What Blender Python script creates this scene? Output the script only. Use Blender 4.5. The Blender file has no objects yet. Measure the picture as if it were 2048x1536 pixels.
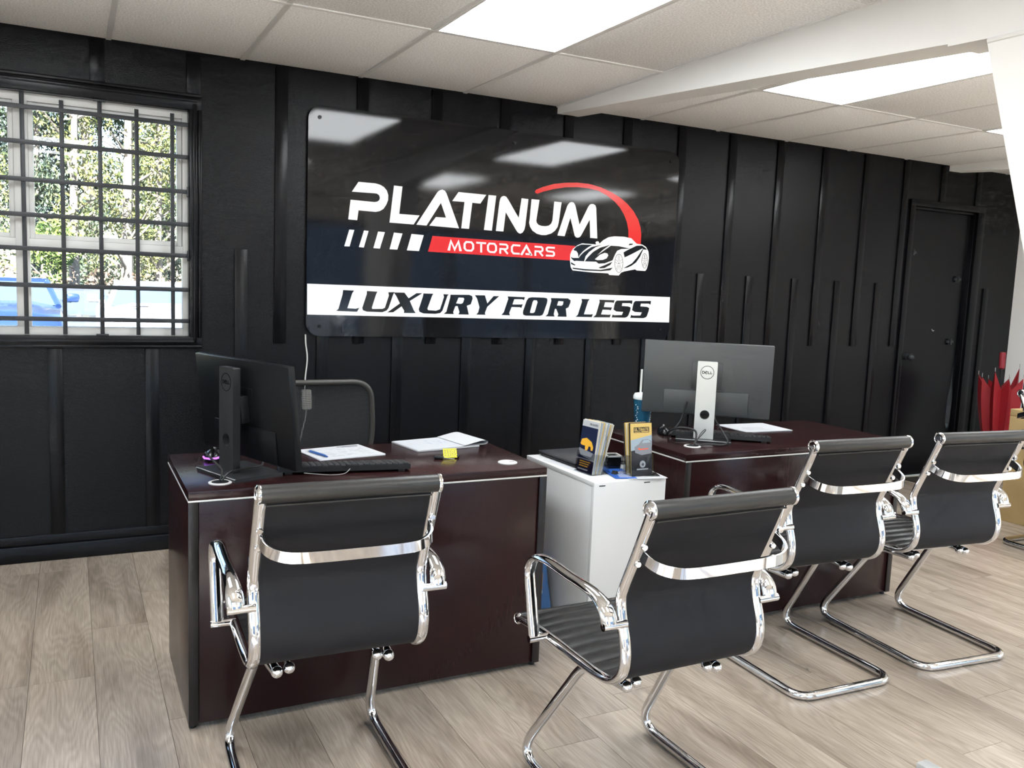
import bpy, bmesh, math, random
from mathutils import Vector, Matrix, noise
from mathutils.geometry import tessellate_polygon

random.seed(7)
SC = bpy.context.scene
COL = SC.collection
R = math.radians

# ---------------------------------------------------------------- camera
CAM_POS = Vector((0.0, -4.6255, 1.4143))
F_PX = 1722.78
yaw, pitch, roll = R(-27.2983), R(6.509), R(2.2951)
fw = Vector((-math.sin(yaw) * math.cos(pitch), math.cos(yaw) * math.cos(pitch), -math.sin(pitch)))
rt = Vector((math.cos(yaw), math.sin(yaw), 0))
up = rt.cross(fw)
r2 = rt * math.cos(roll) + up * math.sin(roll)
u2 = -rt * math.sin(roll) + up * math.cos(roll)
cd = bpy.data.cameras.new('camera')
cd.sensor_width = 36.0
cd.lens = 36.0 * F_PX / 2048.0
cd.clip_start, cd.clip_end = 0.05, 300
cam = bpy.data.objects.new('camera', cd)
COL.objects.link(cam)
m = Matrix((r2, u2, -fw)).transposed().to_4x4()
m.translation = CAM_POS
cam.matrix_world = m
SC.camera = cam

# ---------------------------------------------------------------- world, sun, exposure
w = bpy.data.worlds.new('world'); SC.world = w
w.use_nodes = True
nt = w.node_tree; nt.nodes.clear()
sky = nt.nodes.new('ShaderNodeTexSky'); sky.sky_type = 'NISHITA'
sky.sun_disc = False; sky.sun_elevation = R(36); sky.sun_rotation = R(200); sky.air_density = 1.0; sky.dust_density = 0.4
bg = nt.nodes.new('ShaderNodeBackground'); bg.inputs['Strength'].default_value = 0.32
wo = nt.nodes.new('ShaderNodeOutputWorld')
nt.links.new(sky.outputs[0], bg.inputs[0]); nt.links.new(bg.outputs[0], wo.inputs[0])

sl_ = bpy.data.lights.new('sun', 'SUN'); sl_.energy = 26.0; sl_.angle = R(0.6); sl_.color = (1.0, .975, .93)
sun = bpy.data.objects.new('sun', sl_); COL.objects.link(sun)
sun.rotation_euler = Vector((0.30, 0.76, -0.62)).to_track_quat('-Z', 'Y').to_euler()

SC.view_settings.view_transform = 'Standard'
SC.view_settings.look = 'None'
SC.view_settings.exposure = 1.3
SC.view_settings.gamma = 1.0
SC.view_settings.use_curve_mapping = False
SC.cycles.use_denoising = True
SC.cycles.use_adaptive_sampling = True
SC.cycles.adaptive_threshold = 0.06
SC.cycles.adaptive_min_samples = 12
SC.cycles.use_light_tree = False
SC.cycles.max_bounces = 7
SC.cycles.diffuse_bounces = 5
SC.cycles.glossy_bounces = 3
SC.cycles.transparent_max_bounces = 8
SC.cycles.sample_clamp_indirect = 10.0
SC.cycles.caustics_reflective = False
SC.cycles.caustics_refractive = False

PANEL_L = 6.2      # radiance of the ceiling light panels

# ---------------------------------------------------------------- materials
MATS = {}
def pm(name, col, rough=.5, metal=0, spec=.5, bump=None, vary=None, coat=0, emit=None, sheen=0, alpha=1, trans=0, ior=1.45):
    """principled material; bump=(scale, strength, distance[, stretch xyz]); vary=(scale, amount)"""
    if name in MATS: return MATS[name]
    M = bpy.data.materials.new(name); M.use_nodes = True
    n = M.node_tree; b = n.nodes['Principled BSDF']
    b.inputs['Base Color'].default_value = (*col, 1)
    b.inputs['Roughness'].default_value = rough
    b.inputs['Metallic'].default_value = metal
    b.inputs['Specular IOR Level'].default_value = spec
    b.inputs['Coat Weight'].default_value = coat
    b.inputs['Coat Roughness'].default_value = .05
    b.inputs['Alpha'].default_value = alpha
    b.inputs['Transmission Weight'].default_value = trans
    b.inputs['IOR'].default_value = ior
    b.inputs['Sheen Weight'].default_value = sheen
    if emit:
        b.inputs['Emission Color'].default_value = (*emit[0], 1); b.inputs['Emission Strength'].default_value = emit[1]
    tc = n.nodes.new('ShaderNodeTexCoord')
    if bump:
        mp = n.nodes.new('ShaderNodeMapping'); n.links.new(tc.outputs['Object'], mp.inputs[0])
        if len(bump) > 3: mp.inputs['Scale'].default_value = bump[3]
        t = n.nodes.new('ShaderNodeTexNoise'); t.inputs['Scale'].default_value = bump[0]; t.inputs['Detail'].default_value = 3
        n.links.new(mp.outputs[0], t.inputs['Vector'])
        bp = n.nodes.new('ShaderNodeBump'); bp.inputs['Strength'].default_value = bump[1]; bp.inputs['Distance'].default_value = bump[2]
        n.links.new(t.outputs['Fac'], bp.inputs['Height']); n.links.new(bp.outputs[0], b.inputs['Normal'])
    if vary:
        mp = n.nodes.new('ShaderNodeMapping'); n.links.new(tc.outputs['Object'], mp.inputs[0])
        if len(vary) > 2: mp.inputs['Scale'].default_value = vary[2]
        t = n.nodes.new('ShaderNodeTexNoise'); t.inputs['Scale'].default_value = vary[0]; t.inputs['Detail'].default_value = 5
        n.links.new(mp.outputs[0], t.inputs['Vector'])
        r = n.nodes.new('ShaderNodeValToRGB')
        a = vary[1]
        r.color_ramp.elements[0].color = (*[max(0, c * (1 - a)) for c in col], 1)
        r.color_ramp.elements[1].color = (*[min(1, c * (1 + a)) for c in col], 1)
        r.color_ramp.elements[0].position = .3; r.color_ramp.elements[1].position = .7
        n.links.new(t.outputs['Fac'], r.inputs[0]); n.links.new(r.outputs[0], b.inputs['Base Color'])
    MATS[name] = M
    return M

def glass_mat(name, tint=(1, 1, 1), refl=1.0, rough=0.0):
    M = bpy.data.materials.new(name); M.use_nodes = True
    n = M.node_tree; n.nodes.clear()
    o = n.nodes.new('ShaderNodeOutputMaterial'); mx = n.nodes.new('ShaderNodeMixShader')
    tr = n.nodes.new('ShaderNodeBsdfTransparent'); tr.inputs[0].default_value = (*tint, 1)
    gl = n.nodes.new('ShaderNodeBsdfGlossy'); gl.inputs['Roughness'].default_value = rough
    fr = n.nodes.new('ShaderNodeFresnel'); fr.inputs[0].default_value = 1.45
    ml = n.nodes.new('ShaderNodeMath'); ml.operation = 'MULTIPLY'; ml.inputs[1].default_value = refl
    n.links.new(fr.outputs[0], ml.inputs[0]); n.links.new(ml.outputs[0], mx.inputs[0])
    n.links.new(tr.outputs[0], mx.inputs[1]); n.links.new(gl.outputs[0], mx.inputs[2]); n.links.new(mx.outputs[0], o.inputs[0])
    MATS[name] = M
    return M

def plank_mat():
    M = bpy.data.materials.new('oak_vinyl_plank'); M.use_nodes = True
    n = M.node_tree; b = n.nodes['Principled BSDF']; L = n.links
    g = n.nodes.new('ShaderNodeNewGeometry'); oi = n.nodes.new('ShaderNodeObjectInfo')
    sc = n.nodes.new('ShaderNodeMath'); sc.operation = 'MULTIPLY'; sc.inputs[1].default_value = 37.0
    L.new(oi.outputs['Random'], sc.inputs[0])
    cmb = n.nodes.new('ShaderNodeCombineXYZ'); L.new(sc.outputs[0], cmb.inputs[0]); L.new(sc.outputs[0], cmb.inputs[1])
    ad = n.nodes.new('ShaderNodeVectorMath'); ad.operation = 'ADD'; L.new(g.outputs['Position'], ad.inputs[0]); L.new(cmb.outputs[0], ad.inputs[1])
    # broad figure
    mp = n.nodes.new('ShaderNodeMapping'); mp.inputs['Scale'].default_value = (9, 1.1, 1); L.new(ad.outputs[0], mp.inputs[0])
    t1 = n.nodes.new('ShaderNodeTexNoise'); t1.inputs['Scale'].default_value = 1.0; t1.inputs['Detail'].default_value = 4; t1.inputs['Distortion'].default_value = .6
    L.new(mp.outputs[0], t1.inputs['Vector'])
    # growth rings: bands across the plank, warped into cathedral figure
    wp = n.nodes.new('ShaderNodeMapping'); wp.inputs['Scale'].default_value = (5.5, .9, 1); L.new(ad.outputs[0], wp.inputs[0])
    tw = n.nodes.new('ShaderNodeTexNoise'); tw.inputs['Scale'].default_value = 1.0; tw.inputs['Detail'].default_value = 2; L.new(wp.outputs[0], tw.inputs['Vector'])
    rg_ = n.nodes.new('ShaderNodeMath'); rg_.operation = 'MULTIPLY'; rg_.inputs[1].default_value = 150.0; L.new(tw.outputs['Fac'], rg_.inputs[0])
    wv0 = n.nodes.new('ShaderNodeMath'); wv0.operation = 'SINE'; L.new(rg_.outputs[0], wv0.inputs[0])
    wv = n.nodes.new('ShaderNodeMapRange'); wv.inputs[1].default_value = -1; wv.inputs[2].default_value = 1; L.new(wv0.outputs[0], wv.inputs[0])
    # fine pores
    mp3 = n.nodes.new('ShaderNodeMapping'); mp3.inputs['Scale'].default_value = (220, 9, 1); L.new(ad.outputs[0], mp3.inputs[0])
    t3 = n.nodes.new('ShaderNodeTexNoise'); t3.inputs['Scale'].default_value = 1.0; t3.inputs['Detail'].default_value = 3; L.new(mp3.outputs[0], t3.inputs['Vector'])
    r1 = n.nodes.new('ShaderNodeValToRGB'); e = r1.color_ramp.elements
    e[0].position = .25; e[0].color = (.265, .21, .16, 1); e[1].position = .75; e[1].color = (.49, .415, .335, 1)
    mid = r1.color_ramp.elements.new(.5); mid.color = (.41, .342, .275, 1)
    L.new(t1.outputs['Fac'], r1.inputs[0])
    def mul(c, src, lo, hi, p0=0., p1=1.):
        rr = n.nodes.new('ShaderNodeMapRange'); rr.inputs[1].default_value = p0; rr.inputs[2].default_value = p1
        rr.inputs[3].default_value = lo; rr.inputs[4].default_value = hi; L.new(src, rr.inputs[0])
        mm = n.nodes.new('ShaderNodeMix'); mm.data_type = 'RGBA'; mm.blend_type = 'MULTIPLY'; mm.inputs[0].default_value = 1
        cb = n.nodes.new('ShaderNodeCombineColor')
        for i in range(3): L.new(rr.outputs[0], cb.inputs[i])
        L.new(c, mm.inputs[6]); L.new(cb.outputs[0], mm.inputs[7]); return mm.outputs[2]
    c = mul(r1.outputs[0], wv.outputs[0], .90, 1.03)
    c = mul(c, t3.outputs['Fac'], .86, 1.08, .35, .65)
    c = mul(c, oi.outputs['Random'], .90, 1.08)
    L.new(c, b.inputs['Base Color'])
    b.inputs['Roughness'].default_value = .27; b.inputs['Specular IOR Level'].default_value = .75
    bp = n.nodes.new('ShaderNodeBump'); bp.inputs['Strength'].default_value = .12; bp.inputs['Distance'].default_value = .001
    L.new(t3.outputs['Fac'], bp.inputs['Height']); L.new(bp.outputs[0], b.inputs['Normal'])
    MATS['plank'] = M
    return M

def leaf_mat(name, cols):
    M = bpy.data.materials.new(name); M.use_nodes = True
    n = M.node_tree; b = n.nodes['Principled BSDF']; L = n.links
    g = n.nodes.new('ShaderNodeNewGeometry')
    t = n.nodes.new('ShaderNodeTexNoise'); t.inputs['Scale'].default_value = 1.1; t.inputs['Detail'].default_value = 4
    L.new(g.outputs['Position'], t.inputs['Vector'])
    ad = n.nodes.new('ShaderNodeMath'); ad.operation = 'MULTIPLY_ADD'; ad.inputs[1].default_value = .35; L.new(g.outputs['Random Per Island'], ad.inputs[0]); L.new(t.outputs['Fac'], ad.inputs[2])
    r = n.nodes.new('ShaderNodeValToRGB'); e = r.color_ramp.elements
    e[0].position = .42; e[0].color = (*cols[0], 1); e[1].position = .9; e[1].color = (*cols[-1], 1)
    if len(cols) == 3:
        q = e.new(.62); q.color = (*cols[1], 1)
    L.new(ad.outputs[0], r.inputs[0]); L.new(r.outputs[0], b.inputs['Base Color'])
    b.inputs['Roughness'].default_value = .7
    MATS[name] = M
    return M

BLACK_WALL = pm('black_semi_gloss_wall_paint', (.0045, .0045, .0058), .24, spec=.28, bump=(210, .6, .0024))
BLACK_TRIM = pm('black_trim_paint', (.0045, .0045, .0058), .26, spec=.26, bump=(60, .12, .001))
WHITE_PAINT = pm('white_steel_paint', (.80, .80, .785), .45, bump=(40, .08, .001))
WHITE_WALL = pm('white_wall_paint', (.88, .88, .875), .6, bump=(120, .1, .001))
TILE = pm('fissured_ceiling_tile', (.92, .92, .915), .95, bump=(110, 1.0, .0025), vary=(120, .24))
TEE = pm('white_ceiling_tee_metal', (.80, .80, .79), .5)
DIFF = pm('lit_led_diffuser', (.9, .9, .88), .5, emit=((.94, .975, 1.0), PANEL_L))
CHROME = pm('polished_chrome', (.74, .74, .75), .05, 1)
STEEL = pm('brushed_steel', (.55, .55, .55), .3, 1)
LEATHER = pm('black_ribbed_leather', (.009, .009, .009), .36, bump=(400, .25, .0008))
ROLL = pm('grey_black_roll_leather', (.024, .023, .022), .40, bump=(350, .2, .0008))
FABRIC = pm('black_woven_back_fabric', (.0095, .0095, .0125), .65, spec=.35, bump=(900, .6, .001))
ESPRESSO = pm('espresso_laminate', (.020, .0062, .0066), .22, spec=.36, vary=(10, .06, (14, 14, 1.0)))
EDGE = pm('black_brown_edge_band', (.012, .009, .009), .35, vary=(30, .6, (1, 1, .1)))
SILVER_STRIP = pm('silver_inlay_strip', (.66, .66, .65), .35, .3)
WHITE_PLASTIC = pm('white_plastic', (.60, .60, .59), .4)
WHITE_CAB = pm('white_laminate', (.62, .63, .635), .38)
BLACK_PLASTIC = pm('matte_black_plastic', (.012, .012, .014), .42)
KEYCAP = pm('charcoal_key_cap', (.028, .028, .030), .35)
BLACK_GLOSS = pm('glossy_black_plastic', (.008, .008, .009), .15)
GREY_PANEL = pm('dark_grey_monitor_shell', (.055, .058, .061), .40)
MON_STAND = pm('charcoal_monitor_stand', (.024, .025, .027), .38)
MON_BLACK = pm('black_monitor_shell', (.0055, .006, .0075), .3, spec=.3)
SILVER = pm('silver_monitor_stand', (.52, .53, .53), .38, .55)
SCREEN = pm('dark_screen_glass', (.004, .004, .005), .08)
PAPER = pm('white_paper', (.47, .485, .51), .6)
INK = pm('grey_printed_ink', (.10, .10, .12), .6)
INK_BLUE = pm('pale_blue_ruling', (.50, .56, .70), .6)
VINYL = pm('white_window_vinyl', (.66, .67, .66), .4)
BAR = pm('dark_grey_iron', (.035, .038, .042), .42, .3)
GLASS = glass_mat('window_glass', (.96, .98, .98), .9)
ACRYL = glass_mat('clear_acrylic', (.95, .965, .975), .55, .02)
SIGN_BLACK = pm('gloss_black_sign_panel', (.008, .008, .0095), .055, bump=(700, .05, .0003))
SIGN_WHITE = pm('white_sign_vinyl', (.88, .88, .88), .12)
SIGN_RED = pm('red_sign_vinyl', (.70, .028, .028), .12)
SIGN_DARK = pm('charcoal_sign_vinyl', (.014, .016, .018), .07)
PLANK = plank_mat()
SUBFLOOR = pm('dark_floor_joint', (.10, .075, .055), .7)

# ---------------------------------------------------------------- mesh helpers
def link(o, parent=None):
    COL.objects.link(o)
    if parent is not None: o.parent = parent
    return o

def mobj(name, V, F, mat, parent=None, smooth=False, ang=40):
    me = bpy.data.meshes.new(name)
    me.from_pydata([tuple(v) for v in V], [], [tuple(f) for f in F])
    if isinstance(mat, (list, tuple)):
        for q in mat: me.materials.append(q)
    elif mat: me.materials.append(mat)
    if smooth:
        for p in me.polygons: p.use_smooth = True
        me.set_sharp_from_angle(angle=R(ang))
    me.update()
    return link(bpy.data.objects.new(name, me), parent)

class MB:
    """collects shapes; build() makes ONE mesh object of them"""
    def __init__(s): s.V = []; s.F = []
    def add(s, V, F):
        o = len(s.V); s.V += [Vector(v) for v in V]; s.F += [tuple(i + o for i in f) for f in F]; return s
    def box(s, lo, hi, bev=0, M=None):
        bm = bmesh.new(); bmesh.ops.create_cube(bm, size=1)
        c = [(a + b) / 2 for a, b in zip(lo, hi)]; d = [abs(b - a) for a, b in zip(lo, hi)]
        for v in bm.verts: v.co = Vector((c[0] + v.co.x * d[0], c[1] + v.co.y * d[1], c[2] + v.co.z * d[2]))
        if bev: bmesh.ops.bevel(bm, geom=list(bm.edges), offset=min(bev, min(d) * .45), segments=2, affect='EDGES', profile=.5)
        if M: bm.transform(M)
        bm.verts.index_update()
        s.add([v.co.copy() for v in bm.verts], [[v.index for v in f.verts] for f in bm.faces]); bm.free(); return s
    def tube(s, pts, r, seg=10, side=None, r2=None, cap=True, closed=False):
        """r along `side` (or radius), r2 across; side fixes the frame"""
        P = [Vector(p) for p in pts]; n = len(P); r2 = r if r2 is None else r2
        V = []; F = []; prev = None
        for i in range(n):
            if closed: t = (P[(i + 1) % n] - P[i - 1]).normalized()
            else: t = (P[min(i + 1, n - 1)] - P[max(i - 1, 0)]).normalized()
            if side is not None:
                a = Vector(side); a = (a - t * a.dot(t)).normalized()
            elif prev is None:
                a = t.cross(Vector((0, 0, 1)));
                if a.length < .05: a = t.cross(Vector((1, 0, 0)))
                a.normalize()
            else: a = (prev - t * prev.dot(t)).normalized()
            prev = a; b = t.cross(a)
            ra = r[i] if isinstance(r, (list, tuple)) else r; rb = r2[i] if isinstance(r2, (list, tuple)) else r2
            for k in range(seg):
                an = 2 * math.pi * k / seg
                V.append(P[i] + a * (ra * math.cos(an)) + b * (rb * math.sin(an)))
        for i in range(n if closed else n - 1):
            j = (i + 1) % n
            for k in range(seg):
                F.append((i * seg + k, i * seg + (k + 1) % seg, j * seg + (k + 1) % seg, j * seg + k))
        if cap and not closed:
            F.append(tuple(reversed(range(seg)))); F.append(tuple((n - 1) * seg + k for k in range(seg)))
        return s.add(V, F)
    def band(s, pts, a, b, side):
        """flat bar: half-size a along `side`, b across"""
        P = [Vector(p) for p in pts]; n = len(P); V = []; F = []
        for i in range(n):
            t = (P[min(i + 1, n - 1)] - P[max(i - 1, 0)]).normalized()
            u = Vector(side); u = (u - t * u.dot(t)).normalized(); w = t.cross(u); c = .25
            for x, y in ((a, b * (1 - c)), (a * .93, b), (-a * .93, b), (-a, b * (1 - c)), (-a, -b * (1 - c)), (-a * .93, -b), (a * .93, -b), (a, -b * (1 - c))): V.append(P[i] + u * x + w * y)
        for i in range(n - 1):
            for k in range(8): F.append((i * 8 + k, i * 8 + (k + 1) % 8, (i + 1) * 8 + (k + 1) % 8, (i + 1) * 8 + k))
        F.append(tuple(reversed(range(8)))); F.append(tuple((n - 1) * 8 + k for k in range(8)))
        return s.add(V, F)
    def cyl(s, a, b, r, seg=20, rb=None):
        return s.tube([a, b], [r, r if rb is None else rb], seg, r2=[r, r if rb is None else rb])
    def lathe(s, prof, org=(0, 0, 0), ax='z', seg=24):
        """prof: list of (radius, height)"""
        V = []; F = []; n = len(prof)
        for r, h in prof:
            for k in range(seg):
                an = 2 * math.pi * k / seg; x, y = r * math.cos(an), r * math.sin(an)
                v = {'z': (x, y, h), 'x': (h, x, y), 'y': (y, h, x)}[ax]
                V.append(Vector(org) + Vector(v))
        for i in range(n - 1):
            for k in range(seg): F.append((i * seg + k, i * seg + (k + 1) % seg, (i + 1) * seg + (k + 1) % seg, (i + 1) * seg + k))
        F.append(tuple(reversed(range(seg)))); F.append(tuple((n - 1) * seg + k for k in range(seg)))
        return s.add(V, F)
    def sphere(s, c, r, seg=14, sc=(1, 1, 1)):
        bm = bmesh.new(); bmesh.ops.create_uvsphere(bm, u_segments=seg, v_segments=max(6, seg // 2 + 1), radius=r)
        bm.verts.index_update()
        s.add([Vector((v.co.x * sc[0], v.co.y * sc[1], v.co.z * sc[2])) + Vector(c) for v in bm.verts], [[v.index for v in f.verts] for f in bm.faces]); bm.free(); return s
    def prism(s, outer, holes=(), d0=0., d1=.001, T=None):
        """flat outline (u, v) with holes, extruded from d0 to d1; T maps (u, v, d) to 3D"""
        T = T or (lambda u, v, d: (u, v, d))
        loops = [list(outer)] + [list(h) for h in holes]
        tris = tessellate_polygon([[Vector((p[0], p[1], 0)) for p in l] for l in loops])
        flat = [p for l in loops for p in l]; n = len(flat)
        V = [T(p[0], p[1], d0) for p in flat] + [T(p[0], p[1], d1) for p in flat]
        F = []
        for a, b, c in tris:
            A, B, Cc = flat[a], flat[b], flat[c]
            if (B[0] - A[0]) * (Cc[1] - A[1]) - (B[1] - A[1]) * (Cc[0] - A[0]) < 0: b, c = c, b
            F.append((a + n, b + n, c + n)); F.append((a, c, b))
        o = 0
        for l in loops:
            k = len(l)
            for i in range(k): F.append((o + i, o + (i + 1) % k, n + o + (i + 1) % k, n + o + i))
            o += k
        return s.add(V, F)
    def stroke(s, pts, w, d0=0., d1=.001, T=None, closed=False):
        """a flat ribbon of width w along a 2D polyline"""
        P = [Vector((p[0], p[1])) for p in pts]; n = len(P); Lp = []; Rp = []
        for i in range(n):
            a = P[i - 1] if (i > 0 or closed) else None; b = P[(i + 1) % n] if (i < n - 1 or closed) else None
            d1_ = (P[i] - a).normalized() if a is not None else None; d2_ = (b - P[i]).normalized() if b is not None else None
            if d1_ is None: d1_ = d2_
            if d2_ is None: d2_ = d1_
            n1 = Vector((-d1_.y, d1_.x)); n2 = Vector((-d2_.y, d2_.x)); nn = n1 + n2
            if nn.length < .15: nn = n1
            nn.normalize(); k = 1 / max(.45, nn.dot(n1))
            Lp.append(P[i] + nn * (w / 2 * k)); Rp.append(P[i] - nn * (w / 2 * k))
        T = T or (lambda u, v, d: (u, v, d))
        for i in range(n if closed else n - 1):
            j = (i + 1) % n
            q = [Lp[i], Rp[i], Rp[j], Lp[j]]
            V = [T(p.x, p.y, d0) for p in q] + [T(p.x, p.y, d1) for p in q]
            s.add(V, [(4, 5, 6, 7), (3, 2, 1, 0), (0, 1, 5, 4), (1, 2, 6, 5), (2, 3, 7, 6), (3, 0, 4, 7)])
        return s
    def xf(s, M):
        s.V = [M @ v for v in s.V]; return s
    def build(s, name, mat, parent=None, smooth=True, ang=40):
        return mobj(name, s.V, s.F, mat, parent, smooth, ang)

def fillet(pts, r, n=6):
    P = [Vector(p) for p in pts]; out = [P[0]]
    for i in range(1, len(P) - 1):
        rr = r[i - 1] if isinstance(r, (list, tuple)) else r
        a = P[i - 1] - P[i]; b = P[i + 1] - P[i]; d = min(rr, a.length * .49, b.length * .49)
        A = P[i] + a.normalized() * d; B = P[i] + b.normalized() * d
        for k in range(n + 1):
            t = k / n; out.append(A * (1 - t) ** 2 + P[i] * 2 * t * (1 - t) + B * t * t)
    out.append(P[-1]); return out

def smooth_path(pts, n=6):
    P = [Vector(p) for p in pts]; out = []
    for i in range(len(P) - 1):
        p0, p1, p2, p3 = P[max(i - 1, 0)], P[i], P[i + 1], P[min(i + 2, len(P) - 1)]
        for k in range(n):
            t = k / n
            out.append(.5 * ((2 * p1) + (p2 - p0) * t + (2 * p0 - 5 * p1 + 4 * p2 - p3) * t * t + (3 * p1 - p0 - 3 * p2 + p3) * t ** 3))
    out.append(P[-1]); return out

def rrect(x0, y0, x1, y1, r, n=5):
    out = []
    for cx, cy, a0 in ((x1 - r, y1 - r, 0), (x0 + r, y1 - r, 90), (x0 + r, y0 + r, 180), (x1 - r, y0 + r, 270)):
        for k in range(n + 1):
            a = R(a0 + 90 * k / n); out.append((cx + r * math.cos(a), cy + r * math.sin(a)))
    return out

def circle(cx, cy, r, n=24): return [(cx + r * math.cos(2 * math.pi * k / n), cy + r * math.sin(2 * math.pi * k / n)) for k in range(n)]

def tag(o, label, cat=None, group=None, kind=None):
    o['label'] = label
    if cat: o['category'] = cat
    if group: o['group'] = group
    if kind: o['kind'] = kind
    return o

def thing(name, loc, label, cat, group=None, rz=0):
    e = link(bpy.data.objects.new(name, None)); e.empty_display_size = .05
    e.location = loc; e.rotation_euler = (0, 0, R(rz))
    return tag(e, label, cat, group)

def struct(o, label=None):
    o['kind'] = 'structure'
    if label: o['label'] = label
    return o

def copy_tree(o, parent=None):
    c = o.copy(); COL.objects.link(c)
    if parent is not None: c.parent = parent
    for ch in list(o.children): copy_tree(ch, c)
    return c

def abox(name, lo, hi, mat, parent=None, bev=0.002):
    return MB().box(lo, hi, bev).build(name, mat, parent, smooth=bev > 0)

STROKES = {
 'M': [[(.06, 0), (.22, .88), (.5, .12), (.78, .88), (.94, 0)]],
 'O': [[(.25, .1), (.75, .1), (.92, .3), (.92, .7), (.75, .9), (.25, .9), (.08, .7), (.08, .3), (.25, .1)]],
 'T': [[(0, .9), (1, .9)], [(.5, .9), (.5, 0)]],
 'R': [[(.02, .9), (.76, .9), (.9, .78), (.9, .58), (.76, .46), (.02, .46)], [(.1, .4), (.1, 0)], [(.55, .4), (.93, .02)]],
 'C': [[(1, .9), (.25, .9), (.08, .7), (.08, .3), (.25, .1), (.92, .1)]],
 'A': [[(.05, 0), (.5, .9), (.95, 0)], [(.42, .12), (.9, .12)]],
 'S': [[(.98, .9), (.22, .9), (.1, .8), (.1, .63), (.22, .53), (.78, .5), (.9, .4), (.9, .2), (.78, .1), (.02, .1)]],
 'D': [[(.1, .1), (.1, .9), (.65, .9), (.9, .65), (.9, .35), (.65, .1), (.1, .1)]],
 'E': [[(.95, .9), (.1, .9), (.1, .1), (.95, .1)], [(.1, .5), (.8, .5)]],
 'L': [[(.1, .95), (.1, .1), (.95, .1)]],
 'U': [[(.1, 1), (.1, .3), (.3, .1), (.7, .1), (.9, .3), (.9, 1)]],
 'I': [[(.5, 0), (.5, 1)]],
 'G': [[(.95, .9), (.25, .9), (.08, .7), (.08, .3), (.25, .1), (.92, .1), (.92, .5), (.55, .5)]],
}
def word(mb, txt, u0, v0, cw, h, gap, w, d0, d1, T):
    u = u0
    for c in txt:
        k = .35 if c == 'I' else 1.
        for s in STROKES[c]: mb.stroke([(u + p[0] * cw * k, v0 + p[1] * h) for p in s], w, d0, d1, T)
        u += cw * k + gap
    return u

# sign artwork, metres from the sign's lower left corner
W = [('letter_p',[(0.274,0.834),(0.37,0.834),(0.396,0.829),(0.417,0.819),(0.434,0.802),(0.443,0.778),(0.443,0.75),(0.433,0.725),(0.418,0.702),(0.397,0.688),(0.373,0.682),(0.277,0.683),(0.271,0.63),(0.221,0.631),(0.232,0.736),(0.367,0.734),(0.382,0.738),(0.393,0.747),(0.396,0.76),(0.391,0.773),(0.379,0.78),(0.366,0.781),(0.238,0.779)],[]),('letter_l',[(0.475,0.832),(0.524,0.831),(0.509,0.681),(0.629,0.681),(0.595,0.629),(0.454,0.63)],[]),('letter_a',[(0.611,0.629),(0.733,0.819),(0.746,0.829),(0.761,0.834),(0.777,0.829),(0.787,0.816),(0.871,0.626),(0.689,0.629),(0.727,0.679),(0.789,0.68),(0.755,0.76),(0.672,0.628)],[]),('letter_t',[(0.861,0.829),(1.036,0.828),(1.0,0.775),(0.949,0.776),(0.934,0.627),(0.885,0.627),(0.9,0.776),(0.824,0.776)],[]),('letter_i',[(1.051,0.828),(1.1,0.828),(1.08,0.626),(1.029,0.627)],[]),('letter_n',[(1.106,0.626),(1.123,0.796),(1.128,0.815),(1.136,0.826),(1.15,0.831),(1.165,0.828),(1.181,0.81),(1.253,0.711),(1.267,0.827),(1.313,0.826),(1.299,0.669),(1.294,0.645),(1.283,0.628),(1.267,0.62),(1.251,0.626),(1.238,0.641),(1.166,0.738),(1.155,0.626)],[]),('letter_u',[(1.334,0.827),(1.388,0.827),(1.372,0.703),(1.376,0.691),(1.387,0.681),(1.408,0.675),(1.435,0.675),(1.459,0.68),(1.475,0.693),(1.483,0.713),(1.49,0.826),(1.541,0.825),(1.527,0.702),(1.521,0.676),(1.504,0.653),(1.478,0.634),(1.443,0.623),(1.411,0.621),(1.379,0.627),(1.349,0.643),(1.331,0.666),(1.324,0.688),(1.327,0.711)],[]),('letter_m',[(1.522,0.625),(1.581,0.804),(1.589,0.818),(1.599,0.828),(1.613,0.832),(1.627,0.829),(1.637,0.817),(1.642,0.804),(1.675,0.7),(1.731,0.811),(1.742,0.826),(1.753,0.831),(1.767,0.832),(1.782,0.826),(1.79,0.81),(1.809,0.624),(1.757,0.625),(1.747,0.736),(1.691,0.637),(1.682,0.626),(1.669,0.621),(1.655,0.622),(1.644,0.632),(1.608,0.738),(1.573,0.624)],[]),('stripe',[(0.228,0.577),(0.256,0.577),(0.231,0.487),(0.202,0.487)],[]),('stripe',[(0.31,0.578),(0.336,0.577),(0.311,0.486),(0.283,0.487)],[]),('stripe',[(0.39,0.577),(0.429,0.576),(0.402,0.485),(0.365,0.486)],[]),('stripe',[(0.481,0.577),(0.531,0.575),(0.503,0.485),(0.458,0.485)],[]),('stripe',[(0.584,0.576),(0.657,0.574),(0.631,0.484),(0.559,0.484)],[])]
RD = [('red_bar',[(0.71,0.573),(1.652,0.57),(1.622,0.479),(0.685,0.484)],[]),('red_arc',[(1.355,0.874),(1.363,0.885),(1.408,0.905),(1.482,0.929),(1.562,0.943),(1.645,0.951),(1.729,0.951),(1.815,0.938),(1.891,0.916),(1.957,0.89),(2.019,0.854),(2.069,0.812),(2.109,0.761),(2.13,0.714),(2.139,0.67),(2.139,0.601),(2.093,0.598),(2.042,0.642),(2.038,0.693),(2.023,0.741),(2.0,0.783),(1.967,0.824),(1.924,0.859),(1.864,0.892),(1.805,0.914),(1.73,0.924),(1.646,0.924),(1.564,0.916),(1.483,0.899),(1.409,0.877),(1.372,0.862),(1.359,0.865)],[])]
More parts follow.
